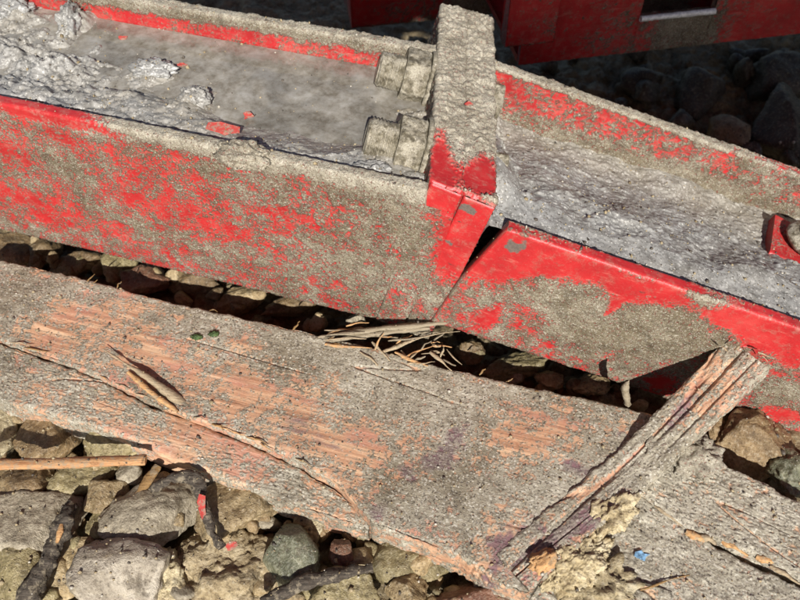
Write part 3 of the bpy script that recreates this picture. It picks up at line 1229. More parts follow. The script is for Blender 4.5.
link('board', plank_sweep('board', plk(-45, 280)[0], U1, lin(main_low), lambda U: 0.0 * U + 0.0015 * np.sin(U * 23), 0.034,
                          board_disp(cover_board, 0.0008, 0.5, stain=STAIN), 0.00105, 0.0011,
                          uend=lambda Y: np.interp(Y, [ME[1], MS[1]], [ME[0], MS[0]])), WOOD, BOARD)
st_hi = crack - np.array([0, 0.0022])
link('split_strip', plank_sweep('split_strip', plk(-45, 380)[0], plk(369, 519)[0], lin(low), lin(st_hi), 0.032,
                                board_disp(lambda P, n: 0.58 - 0.35 * np.exp(-((P[..., 0] - 0.26) / 0.05) ** 2), 0.0014, 0.6, 2.2), 0.0012, 0.001, 4.0,
                                lambda U, Y: -0.004 - 0.01 * sst(U, 0.1, 0.5)), WOOD, BOARD)


def shard(name, a, b, r0, r1, mat, parent=None, flat=0.35, seed=0, mid=None, n=7):
    r = np.random.RandomState(seed + 900)
    a, b = np.asarray(a), np.asarray(b)
    mid = np.asarray(mid) if mid is not None else (a + b) / 2 + np.array([r.uniform(-1, 1), r.uniform(-1, 1), 0.6]) * 0.0015
    pts = [a, (a + mid) / 2 + r.uniform(-1, 1, 3) * 0.0005, mid, (b + mid) / 2 + r.uniform(-1, 1, 3) * 0.0005, b]
    m_ = (r0 + r1) / 2
    me = tube_path(name, pts, [r0 * 0.5, r0 * 0.95, m_ * r.uniform(0.85, 1.05), r1 * r.uniform(0.85, 1.0), r1 * 0.6], 5, 0.3 * m_, seed, flat)
    o = link(name, me, mat)
    if parent is not None:
        o.parent = parent
        o.matrix_parent_inverse = parent.matrix_world.inverted()
    return o


bpy.context.view_layer.update()
# sliver lifted out of the plank, and torn fibres at its far edge
shard('splinter', at(103, 349, ZP + 0.008), at(198, 416, ZP - 0.004), 0.0012, 0.0052, PALEWOOD, BOARD, 0.35, 1, at(146, 376, ZP + 0.006))
shard('splinter', at(128, 372, ZP + 0.003), at(178, 412, ZP + 0.001), 0.003, 0.0028, FRESH, BOARD, 0.5, 2)
for i, (a, b, w0, w1, za, zb, m) in enumerate([
        ((318, 337), (447, 322), 0.0030, 0.0035, 0.001, 0.016, MUDFIB), ((330, 341), (430, 328), 0.0032, 0.0028, 0.000, 0.012, MUDFIB),
        ((375, 350), (384, 333), 0.0018, 0.0006, 0.002, 0.012, FRESH), ((382, 352), (436, 334), 0.0026, 0.001, 0.001, 0.008, PALEWOOD),
        ((325, 344), (372, 348), 0.0022, 0.001, 0.001, 0.002, FRESH), ((372, 342), (390, 361), 0.0016, 0.001, 0.004, 0.001, PALEWOOD),
        ((395, 352), (428, 366), 0.0022, 0.0012, 0.002, 0.001, FRESH), ((430, 352), (452, 371), 0.0024, 0.0008, 0.004, 0.001, PALEWOOD),
        ((360, 352), (378, 366), 0.0014, 0.0008, 0.003, 0.001, PALEWOOD), ((396, 344), (412, 335), 0.0014, 0.0006, 0.002, 0.010, FRESH),
        ((440, 358), (444, 346), 0.0012, 0.0004, 0.002, 0.010, PALEWOOD), ((404, 358), (436, 345), 0.0014, 0.0006, 0.001, 0.007, FRESH)]):
    shard('splinter', at(*a, ZP + za), at(*b, ZP + zb), w0, w1, m, BOARD, 0.55, i + 5)
for i in range(30):
    if i < 16:
        x, y = random.uniform(318, 425), random.uniform(326, 346)
        an, L, zz = random.uniform(-0.35, 0.15), random.uniform(12, 42), random.uniform(0.0, 0.010)
    else:
        x, y = random.uniform(376, 450), random.uniform(336, 366)
        an, L, zz = random.uniform(-0.9, 0.9), random.uniform(7, 22), random.uniform(-0.002, 0.006)
    shard('splinter', at(x, y, ZP + zz), at(x + L * math.cos(an), y + L * math.sin(an), ZP + zz + random.uniform(-0.003, 0.003)),
          random.uniform(0.0006, 0.0016), random.uniform(0.0004, 0.0010), random.choice([PALEWOOD, PALEWOOD, MUDFIB, MUDFIB, FRESH]), BOARD, 0.5, i + 400)
for i in range(11):
    x = random.uniform(40, 600)
    y = 260 + (x / 620) * 148 + random.uniform(0, 4)
    L = random.uniform(4, 10)
    an = random.uniform(-0.9, 0.5)
    shard('splinter', at(x, y, ZP), at(x + L * math.cos(an), y + L * math.sin(an) - 2, ZP + random.uniform(0.001, 0.006)),
          random.uniform(0.0006, 0.0011), 0.0005, random.choice([PALEWOOD, BROWNTWIG, BROWNTWIG]), BOARD, 0.7, i + 30, n=6)
for i in range(14):
    t_ = random.random()
    k = random.randint(1, len(crack_px) - 2)
    x = crack_px[k][0] * (1 - t_) + crack_px[k + 1][0] * t_
    y = crack_px[k][1] * (1 - t_) + crack_px[k + 1][1] * t_
    shard('splinter', at(x, y, ZP), at(x + random.uniform(10, 26), y + random.uniform(2, 9), ZP + random.uniform(0.0, 0.004)),
          random.uniform(0.0007, 0.0015), 0.0004, random.choice([PALEWOOD, FRESH, BROWNTWIG]), BOARD, 0.6, i + 70, n=6)

# ================================================================== BROKEN BOARD AT THE LOWER RIGHT
ZQ = -0.176
q0, q1 = at(628, 484, ZQ), at(800, 582, ZQ)
uQ = (q1 - q0) / np.linalg.norm(q1 - q0)
vQ = np.cross(wB, uQ)


def brk(x, y):
    l = loc(at(x, y, ZQ), q0, uQ, vQ, wB)
    return l[0], l[1]


BRD = empty('broken_board', q0, uQ, vQ, wB)
tag(BRD, 'mud-covered broken board at the lower right, cracked along its length', 'board')
up_e = np.array([brk(*p) for p in ((560, 440), (640, 432), (690, 446), (715, 462), (760, 484), (800, 506), (850, 532))])
cr_e = np.array([brk(*p) for p in ((540, 440), (628, 484), (685, 530), (735, 553), (800, 584), (860, 612))])
up_e = up_e[np.argsort(up_e[:, 0])]
cr_e = cr_e[np.argsort(cr_e[:, 0])]
lo_e = np.array([brk(*p) for p in ((520, 590), (560, 620), (640, 680), (700, 720), (800, 760))])
lo_e = lo_e[np.argsort(lo_e[:, 0])]
dB2 = board_disp(lambda P, n: 0.72 + 0.1 * np.clip(n[..., 2], 0, 1), 0.0020, 0.75, 6.0)
link('upper_strip', plank_sweep('upper_strip', brk(628, 470)[0], brk(850, 560)[0], lambda U: lin(cr_e)(U) + 0.0035 * sst(U, 0.03, 0.10), lin(up_e), 0.034, dB2, 0.0012, 0.0014, 2.0,
                                lambda U, Y: 0.003 + 0 * U), WOOD, BRD)
link('lower_strip', plank_sweep('lower_strip', brk(535, 560)[0], brk(850, 640)[0], lin(lo_e), lambda U: lin(cr_e)(U) - 0.0035 * sst(U, 0.03, 0.10), 0.034, dB2, 0.0012, 0.0014, 7.0), WOOD, BRD)
bpy.context.view_layer.update()
for i, (a, b, r0, m) in enumerate([((686, 531), (706, 541), 0.0042, FRESH), ((700, 536), (716, 544), 0.0035, PALEWOOD), ((722, 541), (748, 556), 0.0030, FRESH),
                                   ((756, 556), (776, 566), 0.0040, FRESH), ((735, 545), (772, 561), 0.0016, PALEWOOD), ((770, 566), (800, 584), 0.0026, PALEWOOD),
                                   ((655, 506), (690, 532), 0.0022, PALEWOOD), ((640, 590), (690, 575), 0.0012, BROWNTWIG), ((604, 565), (625, 592), 0.0016, PALEWOOD),
                                   ((780, 562), (812, 580), 0.0020, PALEWOOD), ((640, 582), (672, 592), 0.0010, CHAR)]):
    shard('splinter', at(*a, ZQ + 0.002), at(*b, ZQ + 0.001), r0, r0 * 0.5, m, BRD, 0.7, i + 120)

# frayed yellow board end at the bottom
fb0, fb1 = at(520, 588, -0.186), at(668, 612, -0.186)
uF = (fb1 - fb0) / np.linalg.norm(fb1 - fb0)
vF = np.cross(wB, uF)
FRB = empty('frayed_board', fb0, uF, vF, wB)
tag(FRB, 'frayed yellow-orange wood end poking out at the bottom edge under the sandy clump', 'board')
FL = np.linalg.norm(fb1 - fb0)
fy = make_raw_wood('yellow split wood', (0.30, 0.15, 0.05), (0.68, 0.46, 0.21), (0.35, 12, 12))
link('board', plank_sweep('board', 0.0, FL, lambda U: 0 * U - 0.05, lambda U: 0 * U + 0.012, 0.02,
                          lambda P, n: (0.0012 * fbm(P * np.array([8, 200, 200]), 3), {'mud': 0 * P[..., 0]}), 0.0015, 0.002), fy, FRB)
bpy.context.view_layer.update()
for i in range(8):
    x = 528 + i * 15 + random.uniform(-5, 5)
    y = 584 + random.uniform(0, 12)
    shard('splinter', at(x, y, -0.184), at(x + random.uniform(20, 40), y + random.uniform(3, 10), -0.182), 0.0016, 0.0005, random.choice([fy, PALEWOOD]), FRB, 0.6, 150 + i, n=6)

# ================================================================== DIAGONAL BATTEN
b0 = at(512, 572, -0.1618)
b_top = on_plane(747, 352, OR - 0.005 * vR, vR)
b1 = np.array([b_top[0], b_top[1], -0.1605])
B_LIFT = b_top[2] - b1[2]
uT = (b1 - b0)
LT = np.linalg.norm(uT)
uT = uT / LT
vT = np.cross(np.array([0, 0, 1.0]), uT)
vT /= np.linalg.norm(vT)
wT = np.cross(uT, vT)
BAT = empty('wooden_batten', b0, uT, vT, wT)
tag(BAT, 'narrow grooved batten lying slantwise over the planks, its top end against the right beam', 'batten')


def bat_disp(P, n):
    up = np.clip(n[..., 2], 0, 1)
    v = P[..., 1]
    groove = -0.0035 * np.exp(-((v - 0.003 - 0.0015 * np.sin(P[..., 0] * 25)) / 0.0016) ** 2) - 0.0022 * np.exp(-((v + 0.009) / 0.0012) ** 2) * sst(P[..., 0], 0.1, 0.2)
    f = board_disp(lambda P, n: 0.58 + 0.4 * np.exp(-((P[..., 0] - LT * 0.52) / 0.05) ** 2) + 0.30 * sst(P[..., 0], LT * 0.85, LT), 0.0013, 0.55, 11.0, 0.0009,
                   [(LT * 0.12, 0.0, 0.05, 0.02, 0.6), (LT * 0.30, -0.008, 0.03, 0.01, 0.7), (LT * 0.72, 0.004, 0.03, 0.008, 0.8)])
    h, a = f(P, n)
    return h + up * groove * (1 - 0.85 * np.exp(-((P[..., 0] - LT * 0.52) / 0.035) ** 2)), a


link('batten', plank_sweep('batten', 0.0, LT, lambda U: -0.017 - 0.004 * sst(U, 0.15, 0.3), lambda U: 0.017 + 0.002 * sst(U, 0.15, 0.3), 0.016, bat_disp, 0.001, 0.0012, 3.0,
                           lambda U, Y: B_LIFT * np.clip((U / LT - 0.50) / 0.50, 0, 1) ** 1.2), WOODRED, BAT)
bpy.context.view_layer.update()
for i, (a, b, r0) in enumerate([((758, 352), (770, 357), 0.0016), ((735, 350), (741, 345), 0.0012), ((762, 356), (768, 362), 0.0010), ((728, 352), (722, 346), 0.0009)]):
    shard('splinter', on_plane(*a, OR - 0.014 * vR, vR), on_plane(*b, OR - 0.016 * vR, vR), r0, 0.0005, PALEWOOD, BAT, 0.7, i + 200, n=6)

# ================================================================== CRUMBLED MUD AND SAND


def heap(name, x, y, z, rx, ry, rz, mat, label, cat, seed, rough=0.3, rot=0.0, sub=5, group=None, attrs=None, grit=0.06):
    o = link(name, lump_mesh(name, seed, (rx, ry, rz), sub, rough, 2.2, grit, attrs), mat)
    o.location = tuple(at(x, y, z))
    o.rotation_euler = (0, 0, rot)
    tag(o, label, cat, group)
    return o


MT = {'mud': 1.0, 'tone': 0.7, 'chip': 0.0, 'wet': 0.3}
heap('sand_clump', 574, 562, -0.172, 0.030, 0.022, 0.011, YSAND, 'pale yellow crumbly sand clump at the foot of the batten', 'sand', 3, 0.28, 0.6, 6, grit=0.10)
heap('sand_clump', 612, 512, -0.168, 0.026, 0.013, 0.010, YSAND, 'small yellow sand smear halfway up beside the batten', 'sand', 4, 0.4, 0.7, grit=0.10)
heap('sand_clump', 597, 588, -0.176, 0.026, 0.020, 0.010, YSAND, 'low yellow sand crumbs at the bottom edge right of the batten', 'sand', 14, 0.5, 0.1)
heap('dry_leaf_scrap', 543, 561, -0.157, 0.011, 0.007, 0.004, FRESH, 'small curled orange-brown scrap at the lower end of the batten', 'scrap', 5, 0.4, 0.5, 4)
heap('mud_clump', 660, 446, -0.163, 0.026, 0.016, 0.008, PAINT, 'gritty grey mud heaped against the middle of the batten', 'mud', 6, 0.4, 0.6, 5, None, MT)
heap('mud_clump', 692, 456, -0.172, 0.022, 0.020, 0.010, PAINT, 'gritty mud lump right of the batten beside the dark hole', 'mud', 7, 0.4, 0.2, 5, None, MT)
heap('mud_clump', 243, 157, -0.002, 0.0225, 0.013, 0.012, PAINT, 'rounded gritty mud lump sitting on the lip of the left beam', 'mud', 8, 0.3, -0.25, 5, None, {**MT, 'tone': 0.55})
heap('mud_clump', 195, 100, -0.020, 0.014, 0.013, 0.012, WETMUD, 'round wet mud lump rising from the puddle', 'mud', 9, 0.25, 0.3, 5, None, {**MT, 'wet': 0.6})
heap('mud_clump', 153, 70, -0.022, 0.021, 0.013, 0.009, WETMUD, 'pale shiny wet lump in the middle of the left channel', 'mud', 10, 0.35, -0.2, 5, None, {**MT, 'tone': 1.0, 'wet': 1.0})
heap('mud_clump', 72, 22, -0.022, 0.012, 0.026, 0.016, WETMUD, 'tall narrow mud ridge near the top left corner', 'mud', 11, 0.35, 0.1, 5, None, {**MT, 'tone': 0.9, 'wet': 0.8})
heap('mud_clump', 12, 10, -0.022, 0.022, 0.018, 0.012, WETMUD, 'wet bluish mud lump in the top left corner', 'mud', 12, 0.35, 0.1, 5, None, {**MT, 'tone': 1.0, 'wet': 0.9})
heap('mud_clump', 374, 176, -0.016, 0.020, 0.012, 0.010, WETMUD, 'wet mud lump under the nearer bolt end', 'mud', 17, 0.4, 0.0, 5, None, {**MT, 'tone': 1.0, 'wet': 0.8})
heap('mud_clump', 398, 300, -0.165, 0.012, 0.006, 0.004, PAINT, 'thin mud ridge stuck near the lower edge of the left beam by the joint', 'mud', 18, 0.4, 0.0, 4, None, {**MT, 'tone': 0.6})

# paint flakes lying on the mud


def flake(x, y, z, rx, ry, seed, label, rot=0.0, mat=FLAKE):
    r = np.random.RandomState(seed)
    n = 9
    a = np.arange(n) / n * 2 * math.pi
    rad = r.uniform(0.45, 1.25, n)
    bm = bmesh.new()
    top = [bm.verts.new((rx * rad[i] * math.cos(a[i]), ry * rad[i] * math.sin(a[i]), 0.0006 + 0.0008 * r.rand())) for i in range(n)]
    bot = [bm.verts.new((v.co.x, v.co.y, v.co.z - 0.0009)) for v in top]
    bm.faces.new(top)
    bm.faces.new(bot[::-1])
    for i in range(n):
        bm.faces.new((top[i], bot[i], bot[(i + 1) % n], top[(i + 1) % n]))
    me = bpy.data.meshes.new('paint_flake')
    bm.to_mesh(me)
    bm.free()
    o = link('paint_flake', me, mat)
    o.location = tuple(at(x, y, z))
    o.rotation_euler = (0.15, 0.1, rot)
    return tag(o, label, 'flake', 'flakes of red paint')


flake(122, 38, -0.0245, 0.0065, 0.004, 1, 'red paint flake in the puddle near the top left')
flake(182, 65, -0.0245, 0.0065, 0.003, 2, 'thin red paint flake right of the pale wet lump', 0.2)
flake(225, 130, -0.0105, 0.0145, 0.0095, 3, 'largest red paint flake just behind the lump on the lip', -0.2)
flake(248, 116, -0.022, 0.0045, 0.0045, 4, 'small round red paint flake right of the largest flake')
flake(384, 180, -0.0055, 0.0052, 0.004, 5, 'red paint flake below the nearer bolt end')
flake(468, 104, 0.003, 0.0036, 0.003, 6, 'tiny red paint flake on the muddy top of the plates')
flake(203, 508, -0.165, 0.0035, 0.013, 7, 'narrow red paint flake caught on the black root', 0.25)
flake(230, 547, -0.183, 0.0055, 0.0035, 8, 'red paint flake at the lower end of the black root', 0.3)
flake(641, 556, -0.1752, 0.007, 0.004, 10, 'blue paint speck on the broken board', 0.2, BLUE)['category'] = 'speck'

# moss
for (x, y, sd, lb) in ((197, 337, 1, 'left tuft of green moss on the plank'), (214, 334, 2, 'right tuft of green moss on the plank')):
    o = link('moss_tuft', lump_mesh('moss_tuft', sd, (0.0042, 0.0028, 0.0018), 4, 0.6, 3.0, 0.3), MOSS)
    o.location = tuple(at(x, y, ZP + 0.002))
    tag(o, lb, 'moss', 'moss tufts')

# ================================================================== STICKS


def stick(name, pts, radii, mat, label, flat=1.0, seed=0, bump=0.0012, n=14):
    o = link(name, tube_path(name, [at(*p) for p in pts], radii, n, bump, seed, flat, steps=14), mat)
    return tag(o, label, 'stick')


stick('lath', [(-30, 464.5, -0.158), (60, 463, -0.158), (146, 460, -0.160)], [0.0050, 0.0050, 0.0048], LATH, 'straight orange-brown lath poking in from the left edge', 0.6, 3, 0.0009, 6)
stick('charred_twig', [(22, 610, -0.186), (42, 572, -0.182), (57, 540, -0.180), (64, 520, -0.178), (72, 505, -0.184)], [0.0085, 0.0078, 0.0066, 0.0078, 0.004], CHAR, 'thick black twig in the lower left corner', 0.9, 5, 0.0034)
tw_ = [o for o in C.objects if o.name.startswith('charred_twig')][0]
link('bare_patch', tube_path('bare_patch', [at(57, 543, -0.1745), at(60, 532, -0.1735), at(62, 522, -0.1740)], [0.0010, 0.0026, 0.0010], 8, 0.0006, 6, 0.6), FRESH, tw_)
stick('flat_twig', [(108, 535, -0.190), (130, 508, -0.184), (152, 474, -0.180), (158, 466, -0.180)], [0.0022, 0.0036, 0.0044, 0.003], BROWNTWIG, 'flat brown twig slanting up to the end of the lath', 0.5, 7, 0.0012)
stick('black_root', [(150, 492, -0.184), (172, 478, -0.170), (195, 479, -0.168), (204, 500, -0.170), (212, 530, -0.174), (222, 548, -0.178)], [0.003, 0.0045, 0.0062, 0.0040, 0.0036, 0.002], CHAR, 'bent black root arching over the big brown stone', 0.8, 8, 0.0026)
stick('grey_stick', [(262, 604, -0.184), (300, 585, -0.180), (345, 572, -0.180), (372, 568, -0.186)], [0.005, 0.006, 0.005, 0.003], CHAR, 'dark split stick below the slate-green stone', 0.7, 9, 0.002)
stick('short_twig', [(628, 404, -0.160), (625, 390, -0.140), (629, 380, -0.130)], [0.0030, 0.0028, 0.0014], MUDFIB, 'short stub of twig standing in the gap by the batten', 1.0, 10, 0.0016)

# ================================================================== STONES


def stone(x, y, rx, ry, mat, label, seed, z=-0.205, rz=None, rot=0.0, planes=11, sharp=16, rough=0.05, pit=0.0, group=None, sub=5, tilt=(0, 0)):
    p = at(x, y, z)
    d = np.linalg.norm(p - _C)
    k = d * 0.97 / FOC
    vis = abs(ray(x, y)[2] / np.linalg.norm(ray(x, y)))
    ax, ay = rx * k, ry * k / vis
    az = rz if rz else 0.75 * min(ax, ay)
    o = link('stone', stone_mesh('stone', seed, (ax, ay, az), sub, planes, sharp, rough, pit), mat)
    o.location = tuple(p)
    o.rotation_euler = (tilt[0], tilt[1], rot)
    return tag(o, label, 'stone', group)


G = 'stones of the rubble bed'
L_ = 'rubble stones'
stone(6, 430, 30, 30, S_CRUST, 'stone with a pale cream crust at the left edge above the lath', 101, pit=0.12, group=G, rough=0.09)
stone(48, 430, 32, 34, S_BROWN, 'flat brown stone between the cream-crusted stone and the plank, above the lath', 102, group=G, z=-0.20)
stone(112, 434, 46, 32, S_OLIVE, 'smooth tan stone under the plank edge above the end of the lath', 103, group=G, rot=0.2, z=-0.202)
stone(6, 492, 20, 30, S_TAN, 'narrow tan stone at the left edge just below the lath', 104, group=G)
stone(38, 482, 30, 26, S_BROWN, 'dark brown stone right below the lath at the left', 105, group=G, z=-0.212)
stone(84, 484, 34, 22, S_OLIVE, 'olive stone below the middle of the lath', 106, group=G, z=-0.207)
stone(104, 497, 22, 20, S_TAN, 'rounded lighter stone left of the flat brown twig', 107, group=G, z=-0.200)
stone(133, 473, 17, 11, S_GREY, 'small grey pebble at the end of the lath', 108, group=G, z=-0.197)
stone(34, 522, 44, 32, S_GREY, 'big flat-topped grey stone left of the thick black twig', 109, group=G, z=-0.202, planes=9, sharp=26)
stone(5, 540, 16, 18, S_SLATE, 'small dark stone at the left edge under the big grey stone', 110, group=G)
stone(112, 520, 26, 22, S_OLIVE, 'olive stone crossed by the flat brown twig', 111, group=G, z=-0.208)
stone(158, 518, 52, 34, S_GREY, 'large grey-brown wedge-shaped stone under the bent black root', 112, group=G, z=-0.200, rot=0.5, planes=9, sharp=24)
stone(84, 552, 26, 18, S_TAN, 'yellow-brown block beside the thick black twig', 113, group=G, z=-0.206, planes=8, sharp=30)
stone(18, 580, 30, 34, S_OLIVE, 'tan stone in the lower left corner behind the thick black twig', 114, group=G)
stone(58, 584, 22, 26, S_TAN, 'tan stone right of the foot of the thick black twig', 115, group=G, z=-0.21)
stone(120, 586, 46, 40, S_PINK, 'large pale pinkish-grey stone at the bottom left', 116, group=G, z=-0.196, planes=8, sharp=30)
stone(166, 584, 24, 32, S_CRUST, 'cream-crusted flint with a dark hollow beside the pale pinkish-grey stone', 117, group=G, z=-0.200, pit=0.28, rough=0.12)
stone(240, 505, 40, 46, S_TAN, 'large rough tan stone under the lower edge of the plank', 118, group=G, z=-0.205, rough=0.09)
stone(286, 557, 33, 34, S_SLATE, 'smooth dark slate-green stone', 119, group=G, z=-0.192, planes=8, sharp=20, rough=0.025, rot=0.2)
stone(344, 551, 15, 17, S_RED, 'small reddish-brown stone right of the slate-green stone', 120, group=G, z=-0.196)
stone(345, 590, 38, 30, S_OLIVE, 'olive-tan stone at the bottom edge below the small reddish stone', 121, group=G, z=-0.196)
stone(408, 560, 46, 28, S_OLIVE, 'olive-grey stone under the near corner of the plank', 122, group=G, z=-0.206)
stone(408, 594, 24, 22, S_TAN, 'tan wedge stone at the bottom edge left of the pinkish stone', 123, group=G, z=-0.198, planes=7, sharp=30)
stone(484, 598, 58, 30, S_RED, 'speckled pinkish-brown stone at the bottom edge under the plank', 124, group=G, z=-0.206)
stone(310, 528, 20, 20, S_CRUST, 'cream-edged brown stone above the slate-green stone', 125, group=G, z=-0.208, pit=0.2)
stone(328, 520, 14, 20, S_BROWN, 'narrow brown stone left of the plank corner', 126, group=G, z=-0.21)
stone(195, 560, 24, 24, S_BROWN, 'dark brown stone behind the cream-crusted flint', 127, group=G, z=-0.214)
# seen in the gap under the left beam
gap = [(12, 245, 16, 10, S_BROWN, 'brown stone at the left end of the gap under the left beam'), (42, 250, 18, 11, S_BROWN, 'tan stone second from the left in the gap under the left beam'),
       (78, 259, 16, 10, S_BROWN, 'dark stone third from the left in the gap under the left beam'), (112, 266, 20, 11, S_OLIVE, 'olive stone fourth from the left in the gap under the left beam'),
       (150, 272, 18, 11, S_RED, 'reddish tan stone fifth from the left in the gap under the left beam'), (196, 284, 22, 12, S_BROWN, 'dark stone sixth from the left in the gap under the left beam'),
       (246, 296, 20, 12, S_TAN, 'sunlit tan stone seventh from the left in the gap under the left beam'), (292, 306, 26, 12, S_BROWN, 'dark brown stone eighth from the left in the gap under the left beam')]
_r = random.Random(5)
for i, (x, y, rx, ry, m, lb) in enumerate(gap):
    stone(x + _r.uniform(-6, 6), y + _r.uniform(-1, 5), rx * _r.uniform(0.8, 2.1), ry * _r.uniform(0.9, 1.9), m, lb, 140 + i, z=-0.219 + _r.uniform(-0.006, 0.004), group=G, sub=4,
          rz=_r.uniform(0.014, 0.022), rot=_r.uniform(-0.6, 0.6), planes=7, sharp=26, rough=0.09, tilt=(_r.uniform(-0.5, 0.3), _r.uniform(-0.3, 0.3)))
gap2 = [(468, 352, 18, 12, S_BROWN, 'brown stone at the left of the gap below the joint'), (515, 368, 36, 13, S_OLIVE, 'broad olive stone in the gap under the right beam'),
        (552, 378, 18, 10, S_TAN, 'tan stone in the gap under the right beam, left of the twig stub'), (590, 385, 22, 10, S_TAN, 'flat tan stone beside the twig stub in the gap'),
        (752, 440, 50, 30, S_BROWN, 'large brown rock in the dark hole under the right beam'), (795, 478, 26, 22, S_SLATE, 'black-looking rock at the right edge of the dark hole'),
        (715, 420, 14, 22, S_BROWN, 'small brown rock between batten and the large brown rock')]
for i, (x, y, rx, ry, m, lb) in enumerate(gap2):
    stone(x, y, rx, ry, m, lb, 160 + i, z=-0.209 if i < 4 else -0.215, group=G, sub=5, planes=7, sharp=26, rough=0.09, rot=0.4 * math.sin(i * 2.1))
# behind the beams, in the shade
S_SHADED = make_stone('shade-darkened rock', [(0.3, (0.035, 0.028, 0.02)), (0.5, (0.075, 0.06, 0.042)), (0.75, (0.13, 0.105, 0.075))], 0.05)  # rock colour darkened to paint in the deep shade behind the beams
back = [(785, 125, 34, 26, S_SHADED, 'dark rock at the right edge behind the right beam'), (730, 135, 22, 14, S_BROWN, 'small greyish rock just above the far lip of the right beam'),
        (700, 95, 26, 18, S_SHADED, 'shaded rock below the slotted end of the crimson girder'), (640, 85, 24, 14, S_SHADED, 'shaded rock left of the others behind the right beam'),
        (770, 75, 30, 18, S_SHADED, 'shaded rock under the right part of the crimson girder')]
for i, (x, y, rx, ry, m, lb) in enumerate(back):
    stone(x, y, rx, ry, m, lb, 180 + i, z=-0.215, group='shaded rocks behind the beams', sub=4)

# small filler stones of the bed: shared meshes
fillers = [stone_mesh('stone', 300 + i, (0.013, 0.011, 0.009), 3, 9, 18, 0.06) for i in range(12)]
for i, me in enumerate(fillers):
    me.materials.append([S_TAN, S_BROWN, S_OLIVE, S_GREY, S_TAN, S_BROWN][i % 6])
import re
COLN = {S_TAN.name: 'tan', S_BROWN.name: 'brown', S_OLIVE.name: 'olive', S_GREY.name: 'grey'}
named = []
for o in list(C.objects):
    if o.name.startswith('stone') and 'label' in o:
        sh = re.match(r'.*?(stone|rock|flint|block|pebble)', o['label']).group(0)
        if 'seen' not in sh: named.append((np.array(o.location), sh))


def small_stone(x, y, z, smin, smax, where, group):
    p = at(x, y, z)
    me = random.choice(fillers)
    o = link('stone', me)
    o.location = (p[0], p[1], z + random.uniform(-0.006, 0.010))
    o.rotation_euler = tuple(random.uniform(0, 6.28) for _ in range(3))
    k = random.uniform(smin, smax)
    o.scale = (k, k * random.uniform(0.7, 1.1), k * random.uniform(0.7, 1.1))
    near = min(named, key=lambda q: np.linalg.norm(q[0] - np.array(o.location)))[1]
    size = 'tiny' if k < smin + 0.35 * (smax - smin) else 'small'
    tag(o, '%s %s stone %s the %s' % (size, COLN[me.materials[0].name], where, near), 'stone', group)


cnt = 0
while cnt < 160:
    x, y = random.uniform(-10, 470), random.uniform(395, 612)
    if y < 405 + 0.335 * x: continue
    small_stone(x, y, -0.209, 0.3, 1.15, 'wedged beside', 'small wedged stones')
    cnt += 1
for i in range(40):
    x = random.random() * 640
    small_stone(x, 248 + 0.245 * x + random.uniform(-14, 10), -0.216, 0.4, 1.1, 'in the gap beside', 'small stones in the gap')
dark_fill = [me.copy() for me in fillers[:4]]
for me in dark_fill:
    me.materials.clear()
    me.materials.append(S_SHADED)
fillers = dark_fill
COLN[S_SHADED.name] = 'dark'
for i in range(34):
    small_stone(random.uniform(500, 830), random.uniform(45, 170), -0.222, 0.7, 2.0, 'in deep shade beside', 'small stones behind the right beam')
# sandy patch
heap('packed_sand', 228, 585, -0.214, 0.055, 0.045, 0.020, SAND, 'patch of packed tan sand between the flint and the slate-green stone', 'sand', 21, 0.25, 0.2, 6)

# ================================================================== CRIMSON FRAME BEHIND
fz = -0.10
f0, f1 = at(548, 62, fz), at(800, 34, fz)
uM = (f1 - f0)
uM /= np.linalg.norm(uM)
vM = np.cross(np.array([0, 0, 1.0]), uM)
MF = empty('machine_girder', f0, uM, vM, (0, 0, 1))
tag(MF, 'shaded crimson steel machine girder with a rectangular slot, behind the right beam', 'girder')


def coverMF(P, n):
    u, w = P[..., 0], P[..., 2]
    c = 0.12 + 0 * u
    l = loc(on_plane(690, 28, f0, vM), f0, uM, vM, np.array([0, 0, 1.0]))
    c += 1.1 * np.exp(-((u - l[0]) / 0.045) ** 2 - ((w - l[2]) / 0.05) ** 2)
    l = loc(on_plane(620, 35, f0, vM), f0, uM, vM, np.array([0, 0, 1.0]))
    c += 0.4 * np.exp(-((u - l[0]) / 0.05) ** 2 - ((w - l[2]) / 0.04) ** 2)
    return c + 0.5 * np.clip(-n[..., 2], 0, 1)


# beam built round the slot: left part, right part, and the strips under and over the opening
sl0 = loc(on_plane(640, 16, f0, vM), f0, uM, vM, np.array([0, 0, 1.0]))
sl1 = loc(on_plane(716, 4, f0, vM), f0, uM, vM, np.array([0, 0, 1.0]))
sw0 = min(sl0[2], sl1[2]) - 0.002
sw1 = sw0 + 0.045
DM = paint_disp(coverMF, 0.0015, lambda P, n: 0.05 + 0 * P[..., 0], seed=12.0)
stp = (0.004, 0.002, 0.01, 0.006)
for (a, b, w0, w1) in ((-0.035, sl0[0], 0.0, 0.26), (sl1[0], 1.2, 0.0, 0.26), (sl0[0], sl1[0], 0.0, sw0), (sl0[0], sl1[0], sw1, 0.26)):
    link('frame_wall', sweep('frame_wall', rrect(0, 0.008, w0, w1, 0.0015, stp), np.linspace(a, b, max(12, int((b - a) / 0.0025))), None, DM), PAINT, MF)
link('frame_underside', sweep('frame_underside', rrect(0.008, 0.16, 0.0, 0.008, 0.0015, (0.01, 0.01, 0.01, 0.01)), np.arange(-0.035, 1.2, 0.01), None, DM), PAINT, MF)
link('frame_back', sweep('frame_back', rrect(0.16, 0.168, 0.0, 0.26, 0.0015, (0.01, 0.02, 0.02, 0.01)), np.arange(-0.035, 1.2, 0.02), None, DM), PAINT, MF)
